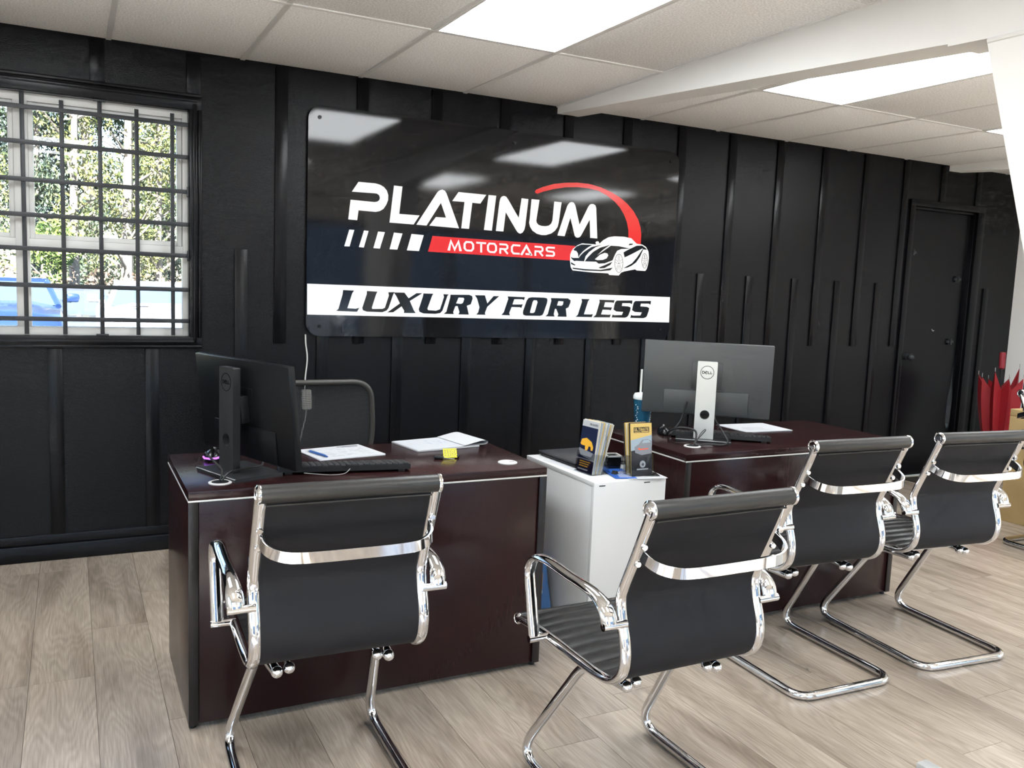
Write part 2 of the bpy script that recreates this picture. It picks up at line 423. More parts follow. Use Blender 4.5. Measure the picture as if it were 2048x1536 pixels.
CAR = [('car_body',[(1.619,0.477),(1.618,0.515),(1.626,0.536),(1.639,0.554),(1.666,0.574),(1.699,0.588),(1.75,0.588),(1.802,0.587),(1.797,0.6),(1.804,0.606),(1.818,0.607),(1.827,0.594),(1.852,0.616),(1.891,0.637),(1.932,0.645),(2.008,0.647),(2.063,0.641),(2.107,0.609),(2.15,0.606),(2.181,0.593),(2.202,0.564),(2.209,0.525),(2.204,0.48),(2.197,0.455),(2.186,0.44),(2.119,0.44),(2.106,0.447),(2.023,0.43),(1.999,0.421),(1.983,0.403),(1.912,0.403),(1.902,0.413),(1.789,0.413),(1.641,0.42),(1.626,0.439)],[])]
CK = [('car_marking',[(1.64,0.547),(1.661,0.567),(1.694,0.581),(1.773,0.583),(1.74,0.564),(1.71,0.541),(1.686,0.516),(1.679,0.499),(1.672,0.527),(1.66,0.54),(1.646,0.541)],[]),('car_marking',[(1.626,0.502),(1.637,0.496),(1.681,0.498),(1.692,0.514),(1.716,0.536),(1.768,0.569),(1.848,0.589),(1.797,0.569),(1.753,0.538),(1.729,0.511),(1.72,0.479),(1.663,0.48),(1.649,0.477),(1.629,0.491)],[]),('car_marking',[(1.725,0.479),(1.747,0.507),(1.782,0.54),(1.832,0.569),(1.906,0.591),(1.856,0.558),(1.812,0.52),(1.912,0.586),(1.971,0.586),(2.037,0.578),(2.067,0.576),(1.99,0.569),(1.961,0.557),(1.945,0.531),(1.93,0.496),(1.872,0.474),(1.826,0.47),(1.808,0.481)],[[(1.797,0.495),(1.834,0.526),(1.868,0.539),(1.889,0.536),(1.896,0.524),(1.885,0.506),(1.859,0.495),(1.819,0.491)]]),('car_marking',[(1.624,0.471),(1.659,0.455),(1.654,0.45),(1.628,0.458)],[]),('car_marking',[(1.828,0.446),(1.879,0.465),(1.93,0.487),(1.914,0.466),(1.874,0.445),(1.84,0.441)],[]),('car_marking',[(1.637,0.437),(1.731,0.432),(1.846,0.432),(1.935,0.45),(1.916,0.432),(1.846,0.424),(1.731,0.423),(1.644,0.429)],[]),('car_marking',[(2.009,0.549),(2.038,0.565),(2.108,0.597),(2.15,0.6),(2.182,0.583),(2.19,0.575),(2.164,0.575),(2.154,0.582),(2.075,0.543),(2.02,0.518)],[]),('car_marking',[(2.013,0.449),(2.079,0.484),(2.113,0.52),(2.156,0.579),(2.161,0.577),(2.137,0.526),(2.109,0.49),(2.074,0.467),(2.045,0.455)],[]),('car_marking',[(2.045,0.595),(2.053,0.607),(2.08,0.608),(2.074,0.6)],[])]
WHEELS = [[(1.979,0.479),(2.01,0.481),(1.975,0.537)],[(2.176,0.504),(2.198,0.505),(2.173,0.551)]]
SL = [('letter_l',[(0.2,0.252),(0.261,0.251),(0.251,0.237),(0.225,0.154),(0.272,0.152),(0.292,0.158),(0.28,0.136),(0.163,0.138),(0.176,0.15),(0.197,0.227)],[]),('letter_u',[(0.333,0.251),(0.393,0.249),(0.386,0.235),(0.363,0.16),(0.366,0.153),(0.425,0.155),(0.439,0.162),(0.46,0.23),(0.456,0.248),(0.492,0.25),(0.485,0.236),(0.459,0.159),(0.448,0.146),(0.425,0.137),(0.335,0.138),(0.313,0.145),(0.309,0.158),(0.333,0.234)],[]),('letter_x',[(0.488,0.248),(0.551,0.249),(0.577,0.218),(0.623,0.248),(0.658,0.249),(0.584,0.203),(0.609,0.152),(0.621,0.136),(0.551,0.135),(0.552,0.148),(0.536,0.172),(0.488,0.138),(0.453,0.136),(0.526,0.188),(0.502,0.231)],[]),('letter_u',[(0.665,0.248),(0.725,0.248),(0.718,0.237),(0.691,0.162),(0.697,0.154),(0.745,0.152),(0.769,0.161),(0.791,0.231),(0.787,0.248),(0.82,0.247),(0.812,0.238),(0.784,0.153),(0.77,0.139),(0.74,0.134),(0.668,0.135),(0.644,0.144),(0.639,0.158),(0.662,0.23)],[]),('letter_r',[(0.831,0.246),(0.949,0.249),(0.968,0.242),(0.972,0.228),(0.961,0.194),(0.936,0.185),(0.951,0.134),(0.885,0.134),(0.891,0.147),(0.878,0.182),(0.864,0.181),(0.851,0.146),(0.856,0.135),(0.793,0.135),(0.809,0.148),(0.83,0.23)],[[(0.882,0.231),(0.913,0.231),(0.919,0.224),(0.911,0.201),(0.899,0.195),(0.868,0.197)]]),('letter_y',[(0.985,0.248),(1.05,0.249),(1.068,0.202),(1.107,0.246),(1.144,0.247),(1.068,0.182),(1.054,0.145),(1.058,0.135),(0.998,0.135),(1.01,0.147),(1.018,0.178),(1.0,0.229)],[]),('letter_f',[(1.2,0.247),(1.317,0.246),(1.311,0.228),(1.298,0.233),(1.245,0.232),(1.234,0.2),(1.284,0.201),(1.304,0.203),(1.295,0.181),(1.285,0.185),(1.229,0.185),(1.215,0.15),(1.22,0.135),(1.163,0.136),(1.178,0.152),(1.205,0.232)],[]),('letter_o',[(1.364,0.247),(1.448,0.247),(1.467,0.244),(1.473,0.234),(1.47,0.214),(1.449,0.152),(1.44,0.14),(1.424,0.136),(1.328,0.135),(1.312,0.139),(1.307,0.149),(1.308,0.163),(1.33,0.227),(1.342,0.242)],[[(1.378,0.23),(1.4,0.229),(1.405,0.218),(1.388,0.159),(1.378,0.152),(1.357,0.152),(1.355,0.158),(1.371,0.22)]]),('letter_r',[(1.496,0.246),(1.618,0.247),(1.637,0.236),(1.636,0.222),(1.624,0.193),(1.605,0.184),(1.614,0.134),(1.548,0.134),(1.554,0.148),(1.537,0.181),(1.528,0.181),(1.521,0.148),(1.528,0.134),(1.463,0.134),(1.479,0.147),(1.5,0.229)],[[(1.55,0.229),(1.586,0.228),(1.584,0.209),(1.574,0.201),(1.541,0.202)]]),('letter_l',[(1.715,0.247),(1.775,0.247),(1.764,0.234),(1.738,0.152),(1.785,0.152),(1.805,0.154),(1.797,0.135),(1.678,0.135),(1.694,0.148),(1.72,0.23)],[]),('letter_e',[(1.847,0.246),(1.962,0.246),(1.956,0.228),(1.944,0.231),(1.891,0.231),(1.883,0.201),(1.946,0.2),(1.936,0.18),(1.926,0.184),(1.875,0.184),(1.865,0.154),(1.924,0.153),(1.939,0.156),(1.932,0.136),(1.807,0.134),(1.827,0.151),(1.85,0.23)],[]),('letter_s',[(1.978,0.244),(2.099,0.248),(2.097,0.224),(2.082,0.23),(2.022,0.229),(2.019,0.211),(2.069,0.209),(2.088,0.203),(2.086,0.183),(2.073,0.15),(2.063,0.141),(2.046,0.136),(1.946,0.136),(1.952,0.155),(1.966,0.151),(2.023,0.153),(2.032,0.173),(1.979,0.175),(1.957,0.186),(1.962,0.216),(1.967,0.233)],[]),('letter_s',[(2.121,0.245),(2.245,0.249),(2.243,0.224),(2.228,0.231),(2.166,0.23),(2.163,0.212),(2.215,0.21),(2.234,0.203),(2.231,0.183),(2.219,0.15),(2.209,0.141),(2.191,0.136),(2.089,0.136),(2.095,0.155),(2.109,0.151),(2.167,0.153),(2.177,0.173),(2.122,0.175),(2.1,0.186),(2.105,0.216),(2.11,0.234)],[])]
BAND = [(0.004,0.279),(2.396,0.278),(2.401,0.112),(0.006,0.115)]
SMALL = [('M',[(0.799,0.558),(0.894,0.558),(0.896,0.497),(0.801,0.497)]),('O',[(0.899,0.558),(0.972,0.557),(0.974,0.497),(0.901,0.497)]),('T',[(0.978,0.557),(1.05,0.557),(1.052,0.496),(0.98,0.497)]),('O',[(1.048,0.557),(1.119,0.557),(1.122,0.496),(1.051,0.496)]),('R',[(1.127,0.557),(1.195,0.557),(1.198,0.496),(1.13,0.496)]),('C',[(1.205,0.557),(1.275,0.556),(1.278,0.496),(1.208,0.496)]),('A',[(1.268,0.557),(1.356,0.556),(1.359,0.495),(1.271,0.496)]),('R',[(1.362,0.556),(1.433,0.556),(1.436,0.495),(1.365,0.495)]),('S',[(1.44,0.556),(1.513,0.556),(1.516,0.495),(1.443,0.495)])]
BOLTS = [(0.059,1.147),(1.204,1.141),(2.34,1.145),(0.071,0.053),(1.199,0.06),(2.332,0.065)]

# ================================================================ SETTING
XL, XR, YR, HC = -2.6, 7.15, -6.2, 2.484
TX0, TYW = 0.183, -1.0356           # ceiling grid: first cross tee, first long tee
UPX = [0.101 + 0.4282 * k for k in range(-6, 16)]
LOX = [0.330 + 0.4272 * k for k in range(-7, 16)]

# ---------------- floor of vinyl planks
floor = struct(abox('floor', (XL, YR, -.12), (XR, .16, -.0035), SUBFLOOR, bev=0), 'oak-look vinyl plank floor')
PW, PL = .2025, 1.22
fixed = {7: -2.466, 9: -2.242, 13: -3.008, 0: -1.42, 1: -.98, 2: -.62}
rest = MB()
rng = random.Random(3)
k0 = int(math.floor((XL + .145) / PW)); k1 = int(math.ceil((XR + .145) / PW))
for k in range(k0, k1):
    x0 = max(XL, -.145 + PW * k); x1 = min(XR, -.145 + PW * (k + 1))
    if x1 - x0 < .01: continue
    j = fixed.get(k, rng.uniform(-1.2, 0.0)); 
    while j < .16: j += PL
    y1 = .16
    j -= PL
    while y1 > YR + .001:
        y0 = max(YR, j)
        if y1 - y0 > .02:
            lo, hi = (x0 + .0007, y0 + .0007, -.0035), (x1 - .0007, y1 - .0007, 0)
            if x1 > -1.0 and y1 > -3.9:
                MB().box(lo, hi, 0).build('floor_plank', PLANK, floor, smooth=False)
            else: rest.box(lo, hi, 0)
        y1 = y0; j -= PL
rest.build('distant_floor_planks', PLANK, floor, smooth=False)['kind'] = 'stuff'

# ---------------- black back wall with battens
WX0, WX1, WZ0, WZ1 = -.90, .54, 1.09, 2.21      # window opening
DX0, DX1, DZ1 = 5.82, 6.57, 2.15                # doorway
wb = MB()
for lo, hi in (((XL, 0, 0), (WX0, .15, HC + .1)), ((WX0, 0, 0), (WX1, .15, WZ0)), ((WX0, 0, WZ1), (WX1, .15, HC + .1)),
               ((WX1, 0, 0), (DX0, .15, HC + .1)), ((DX0, 0, DZ1), (DX1, .15, HC + .1)), ((DX1, 0, 0), (XR + .15, .15, HC + .1))):
    wb.box(lo, hi)
wall_back = struct(wb.build('wall_back', BLACK_WALL, smooth=False), 'black painted panel wall with vertical battens')
BT = .011
def batten(x, z0, z1):
    abox('batten', (x, -BT, z0), (x + .063, .001, z1), BLACK_TRIM, wall_back, bev=.0015)
for x in UPX:
    if x < XL or x > XR - .07: continue
    z0 = 1.063
    if x + .063 > WX0 - .05 and x < WX1 + .05: z0 = 2.287
    if DX0 - .06 < x + .06 and x < DX1 + .09: z0 = 2.202
    batten(x, z0, HC - .004)
for x in LOX:
    if x < XL or x > XR - .07: continue
    z1 = 1.545
    if x + .063 > WX0 - .05 and x < WX1 + .05: z1 = 1.033
    if DX0 - .06 < x + .06 and x < DX1 + .09: continue
    batten(x, .126, z1)
# rail above the baseboard, and the baseboard
for a, b in ((XL, DX0 - .055), (DX1 + .09, XR)):
    abox('base_rail', (a, -.009, .078), (b, .001, .127), BLACK_TRIM, wall_back, bev=.002)
bb = MB()
for a, b in ((XL, DX0 - .055), (DX1 + .09, XR)): bb.box((a, -.020, 0), (b, 0, .080), .003)
struct(bb.build('baseboard_back', BLACK_TRIM), 'black baseboard under the panel wall')

# ---------------- other walls
# shop-front glazing: rear wall, and one window each in the side walls (all behind the viewer)
def glazed_wall(wname, wlab, win_name, win_lab, a0, a1, g0, g1, z0, z1, npane, T, M):
    wr = MB()
    for lo, hi in (((a0, 0, 0), (g0, .15, HC + .1)), ((g1, 0, 0), (a1, .15, HC + .1)), ((g0, 0, 0), (g1, .15, z0)), ((g0, 0, z1), (g1, .15, HC + .1))):
        if hi[0] - lo[0] > .001: wr.box(lo, hi)
    if wname == 'wall_rear': wr.box((.15, .02, z0), (1.75, .13, z1))     # solid pier
    struct(wr.xf(M).build(wname, WHITE_WALL, smooth=False), wlab)
    wn = struct(thing(win_name, (0, 0, 0), win_lab, None)); wn.matrix_world = M
    for k in range(npane + 1):
        x = g0 + (g1 - g0) * k / npane
        abox('mullion', (x - .04, .035, z0), (x + .04, .115, z1), BAR, wn)
    for k in range(npane):
        a = g0 + (g1 - g0) * k / npane + .04; b = g0 + (g1 - g0) * (k + 1) / npane - .04
        abox('pane', (a, .072, z0), (b, .078, z1), GLASS, wn, bev=0)
    for z in (z0, z1 - .06): abox('frame_rail', (g0, .038, z), (g1, .112, z + .06), BAR, wn)
RZ = lambda a: Matrix.Rotation(R(a), 4, 'Z')
glazed_wall('wall_rear', 'white wall with shop-front glazing', 'window_2', 'wide shop-front window with dark mullions', XL, XR, -2.4, 6.9, .12, 2.15, 8, None, Matrix.Translation((0, YR, 0)) @ Matrix.Scale(-1, 4, (0, 1, 0)))  # bays left of the pier are added to let more sun reach the floor
glazed_wall('wall_left', 'white side wall with a wide window', 'window_3', 'side window with dark mullions', YR, 0, -5.9, -2.9, .5, 2.15, 2, None, Matrix.Translation((XL, 0, 0)) @ RZ(90))
glazed_wall('wall_right', 'white wall right of the black panel wall', 'window_4', 'glazed entrance in the right wall', YR, 0, -6.0, -4.4, .08, 2.15, 2, None, Matrix.Translation((XR, 0, 0)) @ RZ(90) @ Matrix.Scale(-1, 4, (0, 1, 0)))

# ---------------- ceiling: slab, tees, tiles, light panels
ceil = struct(abox('ceiling', (XL, YR, HC + .03), (XR, .15, HC + .16), WHITE_WALL, bev=0), 'suspended ceiling of white tiles')
BX0, BX1 = 2.62, 2.768
cols = [TX0 + .61 * k for k in range(-5, 13)]
rows = [0.0] + [TYW - 1.22 * r for r in range(0, 5)]
LIGHT_COLS, LIGHT_ROWS = (-1, 2, 5, 8), (1, 3)
xs = [XL] + [c for c in cols if XL < c < XR] + [XR]
ys = rows + [YR]
tile_cache = {}
for i in range(len(xs) - 1):
    for j in range(len(ys) - 1):
        x0, x1, y1, y0 = xs[i], xs[i + 1], ys[j], ys[j + 1]
        n = round((x0 - TX0) / .61)
        if n in LIGHT_COLS and j in LIGHT_ROWS and abs(x0 - TX0 - .61 * n) < .01: continue
        if x1 - x0 < .02 or y1 - y0 < .02: continue
        key = (round(x1 - x0, 3), round(y1 - y0, 3)); 
        if key not in tile_cache:
            o = abox('ceiling_tile', (-(x1 - x0) / 2 + .004, -(y1 - y0) / 2 + .004, 0), ((x1 - x0) / 2 - .004, (y1 - y0) / 2 - .004, .018), TILE, ceil, bev=.002)
            tile_cache[key] = o.data
        else: o = link(bpy.data.objects.new('ceiling_tile', tile_cache[key]), ceil)
        o.location = ((x0 + x1) / 2, (y0 + y1) / 2, HC + .004)
for x in xs[1:-1]: abox('ceiling_tee', (x - .012, YR, HC), (x + .012, 0, HC + .006), TEE, ceil, bev=.001)
for y in ys[1:-1]: abox('ceiling_tee', (XL, y - .012, HC - .0006), (XR, y + .012, HC + .0054), TEE, ceil, bev=.001)
NAMES_L = {(-1, 1): 'lit ceiling panel nearest the barred window', (2, 1): 'lit ceiling panel at the top, left of the white beam', (5, 1): 'lit ceiling panel just right of the white beam',
           (8, 1): 'lit ceiling panel farthest right, mostly behind the column'}
for n in LIGHT_COLS:
    for j in LIGHT_ROWS:
        x0 = TX0 + .61 * n; y0, y1 = ys[j + 1], ys[j]
        if y0 < YR: y0 = YR
        t = thing('ceiling_light', (x0 + .305, (y0 + y1) / 2, HC), NAMES_L.get((n, j), 'lit ceiling panel behind the viewer, ' + {-1: 'nearest the left wall', 2: 'mirrored left in the sign', 5: 'mirrored above the sign lettering', 8: 'mirrored beside the red arc'}[n]), 'ceiling light', 'recessed ceiling light panels')
        hx, hy = .305 - .006, (y1 - y0) / 2 - .006
        f = MB()
        for lo, hi in (((-hx, -hy, -.002), (-hx + .014, hy, .012)), ((hx - .014, -hy, -.002), (hx, hy, .012)), ((-hx + .014, -hy, -.002), (hx - .014, -hy + .014, .012)), ((-hx + .014, hy - .014, -.002), (hx - .014, hy, .012))): f.box(lo, hi)
        f.build('frame', TEE, t, smooth=False)
        abox('diffuser', (-hx + .012, -hy + .012, .001), (hx - .012, hy - .012, .010), DIFF, t, bev=0)

# ---------------- tapered white steel frame: beams and column
def beam(name, x0, x1, lab):
    pr = [(0.0, HC + .03), (0.0, 2.447), (-2.66, 2.268), (-3.75, 2.22), (YR, 2.44), (YR, HC + .03)]
    mb = MB().prism(pr, (), x0, x1, lambda u, v, d: (d, u, v))
    o = struct(mb.build(name, WHITE_PAINT, smooth=False), lab)
    return o
b1 = beam('roof_beam', BX0, BX1, 'white tapered steel roof beam running to the column')
beam('roof_beam', 6.185, 6.33, 'white roof beam above the black door')
MB().prism([(-2.62, HC), (-2.62, 2.262), (-3.74, 2.212), (-3.74, HC)], (), BX0 - .006, BX1 + .006, lambda u, v, d: (d, u, v)).build('haunch_plate', WHITE_PAINT, b1, smooth=False)
col = MB().prism([(-2.765, 2.245), (-2.955, 1.586), (-3.41, 0.0), (-3.75, 0.0), (-3.75, 2.245)], (), BX0 - .012, BX1 + .03, lambda u, v, d: (d, u, v))
column = struct(col.build('column', WHITE_PAINT, smooth=False), 'white tapered steel column at the right edge')
MB().tube([(BX0 - .013, -2.77, 2.245), (BX0 - .013, -3.75, 2.245)], .008, 8).build('weld_bead', WHITE_PAINT, column)

# ---------------- barred window in the back wall
win = struct(thing('window_1', (0, 0, 0), 'white vinyl window in a black moulded casing', None))
def casing(z0, z1, x0, x1, o):      # stepped black moulding
    mb = MB()
    mb.box((x0, -.016, z0), (x1, 0, z1), .003)
    return mb
# casing: outer back band + inner steps, four members
cw = .056
for nm, lo, hi, ax in (('casing', (WX0 - cw, WZ1), (WX1 + cw, WZ1 + cw + .02), 'h'), ('casing', (WX0 - cw, WZ0 - cw), (WX1 + cw, WZ0), 'h'),
                       ('casing', (WX0 - cw, WZ0), (WX0, WZ1), 'v'), ('casing', (WX1, WZ0), (WX1 + cw, WZ1), 'v')):
    mb = MB().box((lo[0], -.014, lo[1]), (hi[0], .001, hi[1]), .002)
    if ax == 'h':
        z_out = hi[1] if lo[1] > 1.5 else lo[1]; sgn = -1 if lo[1] > 1.5 else 1
        a, b = sorted((z_out, z_out + sgn * .016)); mb.box((lo[0], -.026, a), (hi[0], -.012, b), .004)
        a, b = sorted((z_out + sgn * .022, z_out + sgn * .040)); mb.box((lo[0] + .02, -.020, a), (hi[0] - .02, -.012, b), .004)
    else:
        x_out = hi[0] if lo[0] > 0 else lo[0]; sgn = -1 if lo[0] > 0 else 1
        a, b = sorted((x_out, x_out + sgn * .016)); mb.box((a, -.026, lo[1]), (b, -.012, hi[1]), .004)
        a, b = sorted((x_out + sgn * .022, x_out + sgn * .040)); mb.box((a, -.020, lo[1] - .03), (b, -.012, hi[1] + .03), .004)
    mb.build(nm, BLACK_TRIM, win)
abox('window_sill', (WX0, -.012, WZ0 - .012), (WX1, .05, WZ0 + .004), BLACK_TRIM, win)
for lo, hi in (((WX0 - .002, .0, WZ0), (WX0 + .004, .05, WZ1)), ((WX1 - .004, .0, WZ0), (WX1 + .002, .05, WZ1)), ((WX0, .0, WZ1 - .004), (WX1, .05, WZ1 + .002))):
    abox('black_reveal', lo, hi, BLACK_TRIM, win, bev=0)
FY0, FY1 = .045, .11
MX = -.19
for lo, hi in (((WX0, FY0, WZ0), (WX0 + .028, FY1, WZ1)), ((WX1 - .028, FY0, WZ0), (WX1, FY1, WZ1)), ((WX0 + .027, FY0 + .001, WZ1 - .04), (WX1 - .027, FY1 - .001, WZ1)), ((WX0 + .027, FY0 + .001, WZ0), (WX1 - .027, FY1 - .001, WZ0 + .042)),
               ((MX - .03, FY0 + .002, WZ0 + .001), (MX + .03, FY1 - .002, WZ1 - .001)), ((WX0 + .027, FY0 + .004, 1.49), (WX1 - .027, FY1 - .003, 1.545))):
    abox('vinyl_frame', lo, hi, VINYL, win, bev=.004)
for x0, x1 in ((WX0 + .03, MX - .03), (MX + .03, WX1 - .03)):
    z0, z1 = 1.545, WZ1 - .04
    for lo, hi in (((x0, .06, z0), (x0 + .022, .1, z1)), ((x1 - .022, .06, z0), (x1, .1, z1)), ((x0 + .021, .0605, z0), (x1 - .021, .0995, z0 + .022)), ((x0 + .021, .0605, z1 - .022), (x1 - .021, .0995, z1))):
        abox('sash_rail', lo, hi, VINYL, win, bev=.003)
    abox('pane', (x0 + .022, .078, z0 + .022), (x1 - .022, .084, z1 - .022), GLASS, win, bev=0)
    abox('pane', (x0, .078, WZ0 + .042), (x1, .084, 1.49), GLASS, win, bev=0)
gr = thing('security_grille', (0, 0, 0), 'dark iron security grille of crossing flat bars over the window', 'window grille')
gz = [2.137, 1.98, 1.812, 1.652, 1.497, 1.328, 1.171]
for k in range(9):
    x = -.18 + .1605 * (k - 4)
    a, b = (1.098, 2.185)
    if k in (4, 6, 2): b = 2.207
    abox('vertical_bar', (x - .0095, .006, a), (x + .0095, .012, b), BAR, gr, bev=.001)
for z in gz: abox('horizontal_bar', (WX0 + .006, .000, z - .0105), (WX1 - .002, .006, z + .0105), BAR, gr, bev=.001)
for x, z in ((.141, 2.203), (.141, 1.097)): abox('wall_clip', (x - .028, -.001, z - .004), (x + .028, .016, z + .005), BAR, gr)
for z in (1.812, 1.497): abox('wall_clip', (WX1 - .012, -.004, z - .026), (WX1 - .002, .010, z + .026), BAR, gr)

# ---------------- black door with daylight in the gap
door = struct(thing('door_1', (0, 0, 0), 'black painted door with daylight showing at its warped edge', None))
for lo, hi in (((DX0 - .055, -.018, 0), (DX0, .001, DZ1 + .05)), ((DX1, -.018, 0), (DX1 + .088, .001, DZ1 + .05)), ((DX0 - .055, -.020, DZ1), (DX1 + .088, .001, DZ1 + .05))):
    abox('door_casing', lo, hi, BLACK_TRIM, door, bev=.004)
for lo, hi in (((DX0 - .001, .0, 0), (DX0 + .02, .15, DZ1)), ((DX1 - .02, .0, 0), (DX1 + .001, .15, DZ1)), ((DX0, .0, DZ1 - .02), (DX1, .15, DZ1 + .001))):
    abox('door_jamb', lo, hi, BLACK_TRIM, door, bev=.002)
gl = [(6.519, 1.69), (6.521, 1.04), (6.501, .735), (6.462, .56), (6.473, .43), (6.510, .345)]
gq = [(6.5225, 1.69), (6.540, 1.04), (6.535, .735), (6.534, .56), (6.530, .41), (6.5225, .345)]
out = [(DX0 + .021, .006), (DX1 - .021, .006), (DX1 - .021, DZ1 - .021), (DX0 + .021, DZ1 - .021)]
gap = gl + gq[::-1]
MB().prism(out, [gap[::-1]], .035, .075, lambda u, v, d: (u, d, v)).build('door_leaf', BLACK_TRIM, door, smooth=False)
for x, z in ((5.875, 1.80), (6.44, 1.61), (6.42, 1.10)):
    MB().box((x - .03, .020, z - .010), (x + .045, .036, z + .010), .002).box((x - .008, .006, z - .024), (x + .006, .036, z + .024), .002).build('slide_bolt', BAR, door)
MB().cyl((5.90, .0, .98), (5.90, .036, .98), .026).sphere((5.90, -.03, .98), .026).build('door_knob', BAR, door)
MB().stroke([(6.20, 1.20), (6.215, 1.185), (6.23, 1.19)], .004, .0345, .0352, lambda u, v, d: (u, .069 - d, v)).build('paint_chip', PAPER, door, smooth=False)

# ---------------- outdoors
ASPHALT = pm('asphalt', (.10, .10, .105), .9, bump=(300, .5, .004), vary=(3, .2))
struct(abox('ground', (-60, -60, -.75), (60, 60, -.55), ASPHALT, bev=0), 'asphalt car park outside')
struct(abox('bounce_slab', (-30, -40, -.56), (40, YR - .15, -.53), pm('pale_bounce_surface', (.33, .33, .33), .9, bump=(60, .3, .003)), bev=0), 'unseen pale slab added to bounce sunlight indoors')  # added out of view, paler than the asphalt, to throw sunlight into the room
struct(abox('eave', (XL - .5, .15, 2.275), (XR + .5, .95, 2.42), pm('grey_blue_soffit', (.16, .18, .23), .7), bev=.01), 'grey roof eave above the window outside')
struct(abox('roof', (XL - .2, YR - .2, HC + .17), (XR + .2, .95, HC + .32), pm('dark_roofing', (.10, .10, .11), .9), bev=0), 'flat roof of the showroom')
struct(abox('reflection_block', (-14, -34, -.55), (26, -27, 4.2), pm('blue_grey_block', (.20, .25, .33), .7, vary=(2, .3)), bev=.02), 'unseen blue-grey block added for the sign to reflect')  # unseen block added so the glossy sign mirrors blue-grey
struct(abox('foundation', (XL - .15, YR - .15, -.56), (XR + .15, .15, -.12), pm('concrete', (.35, .34, .33), .9), bev=0), 'concrete foundation')

BARK = pm('pale_grey_bark', (.14, .12, .10), .9, bump=(30, .8, .02, (1, 1, .2)), vary=(8, .4))
LEAF_Y = leaf_mat('yellow_green_leaves', [(0.0252, 0.042, 0.0105), (0.0924, 0.105, 0.0252), (0.193, 0.181, 0.063)])
LEAF_D = leaf_mat('dark_evergreen_leaves', [(0.0084, 0.0189, 0.0147), (0.0252, 0.0441, 0.0273), (0.0798, 0.101, 0.0378)])
LEAF_R = leaf_mat('russet_brush', [(0.0714, 0.042, 0.0273), (0.143, 0.0966, 0.0672), (0.189, 0.155, 0.109)])
def leaves(n, cen, rad, size, rg, droop=False):
    V = []; F = []
    for i in range(n):
        while True:
            p = Vector((rg.uniform(-1, 1), rg.uniform(-1, 1), rg.uniform(-1, 1)))
            if p.length < 1 and (p.length > .35 or rg.random() < .4): break
        c = Vector((cen[0] + p.x * rad[0], cen[1] + p.y * rad[1], cen[2] + p.z * rad[2]))
        s = size * rg.uniform(.6, 1.4)
        a = Vector((rg.gauss(0, 1), rg.gauss(0, 1), rg.gauss(0, 1) - (1.5 if droop else 0))).normalized(); b = a.cross(Vector((rg.gauss(0, 1), rg.gauss(0, 1), rg.gauss(0, 1)))).normalized()
        o = len(V); V += [c - a * s, c + b * s * .38, c + a * s, c - b * s * .38]; F.append((o, o + 1, o + 2, o + 3))
    return V, F
def tree(loc, h, r, mat, label, seed, nleaf=1500, low=1.2, rad=(1.5, 1.5), lean=0, droop=False, group='trees behind the parked cars'):
    rg = random.Random(seed)
    t = thing('tree', loc, label, 'tree', group)
    tr = MB(); top = Vector((lean, 0, h))
    path = smooth_path([(0, 0, -.05), (lean * .25 + rg.uniform(-.08, .08), 0, h * .3), (lean * .6 + rg.uniform(-.12, .12), 0, h * .65), top], 4)
    tr.tube(path, [r * (1 - .75 * i / (len(path) - 1)) for i in range(len(path))], 8, r2=[r * (1 - .75 * i / (len(path) - 1)) for i in range(len(path))])
    tr.build('trunk', BARK, t)
    br = MB()
    for i in range(11):
        f = rg.uniform(.22, .92); p0 = Vector(path[int(f * (len(path) - 1))]); a = rg.uniform(0, 6.28); l = rg.uniform(.8, 1.9)
        p1 = p0 + Vector((math.cos(a) * l * .5, math.sin(a) * l * .5, l * .35)); p2 = p0 + Vector((math.cos(a) * l, math.sin(a) * l, l * rg.uniform(.3, 1.0)))
        br.tube(smooth_path([p0, p1, p2], 3), [r * .28 * (1 - .8 * q / 6) for q in range(7)], 5, r2=[r * .28 * (1 - .8 * q / 6) for q in range(7)])
    br.build('branches', BARK, t)['kind'] = 'stuff'
    V = []; F = []
    for i in range(16):
        f = (i + .5) / 16; z = low + (h * 1.08 - low) * f
        cx = lean * z / h + rg.uniform(-1, 1) * rad[0] * .8; cy = rg.uniform(-1, 1) * rad[1] * .5
        v, q = leaves(nleaf * 3 // 16, (cx, cy, z), (rad[0] * .55, rad[1] * .5, h * .07), .075, rg, droop)
        o = len(V); V += v; F += [tuple(k + o for k in fq) for fq in q]
    lf = mobj('foliage', V, F, mat, t); lf['kind'] = 'stuff'
    return t
GZ = -.55
tree((0.12, 21.48, GZ), 9, .16, LEAF_Y, 'pale-trunked tree with yellow leaves, leftmost trunk in the middle panes', 11, 900, 2.2, (1.0, 1.2), .1)
tree((1.46, 22.07, GZ), 9, .20, LEAF_Y, 'tree with the thickest pale trunk, centre of the window', 12, 1100, 2.0, (1.1, 1.2), .05)
tree((2.38, 22.66, GZ), 9, .13, LEAF_Y, 'slim straight grey tree by the right window jamb', 13, 700, 2.0, (.9, 1.0), -.05)
tree((1.77, 25.02, GZ), 8, .10, LEAF_Y, 'thin leaning bare tree between two straight trunks', 17, 600, 2.4, (.9, .9), .9)
tree((-0.89, 26.20, GZ), 10, .22, LEAF_D, 'dark drooping evergreen left of the window mullion', 14, 5200, .8, (1.7, 1.5), 0, True)
tree((0.65, 27.38, GZ), 10, .24, LEAF_D, 'dark drooping evergreen seen behind the pale trunks', 15, 5600, .8, (1.8, 1.5), 0, True)
tree((-2.06, 23.25, GZ), 9, .14, LEAF_Y, 'yellow-leaved tree behind the left sash', 16, 1100, 1.2, (1.1, 1.2), 0)
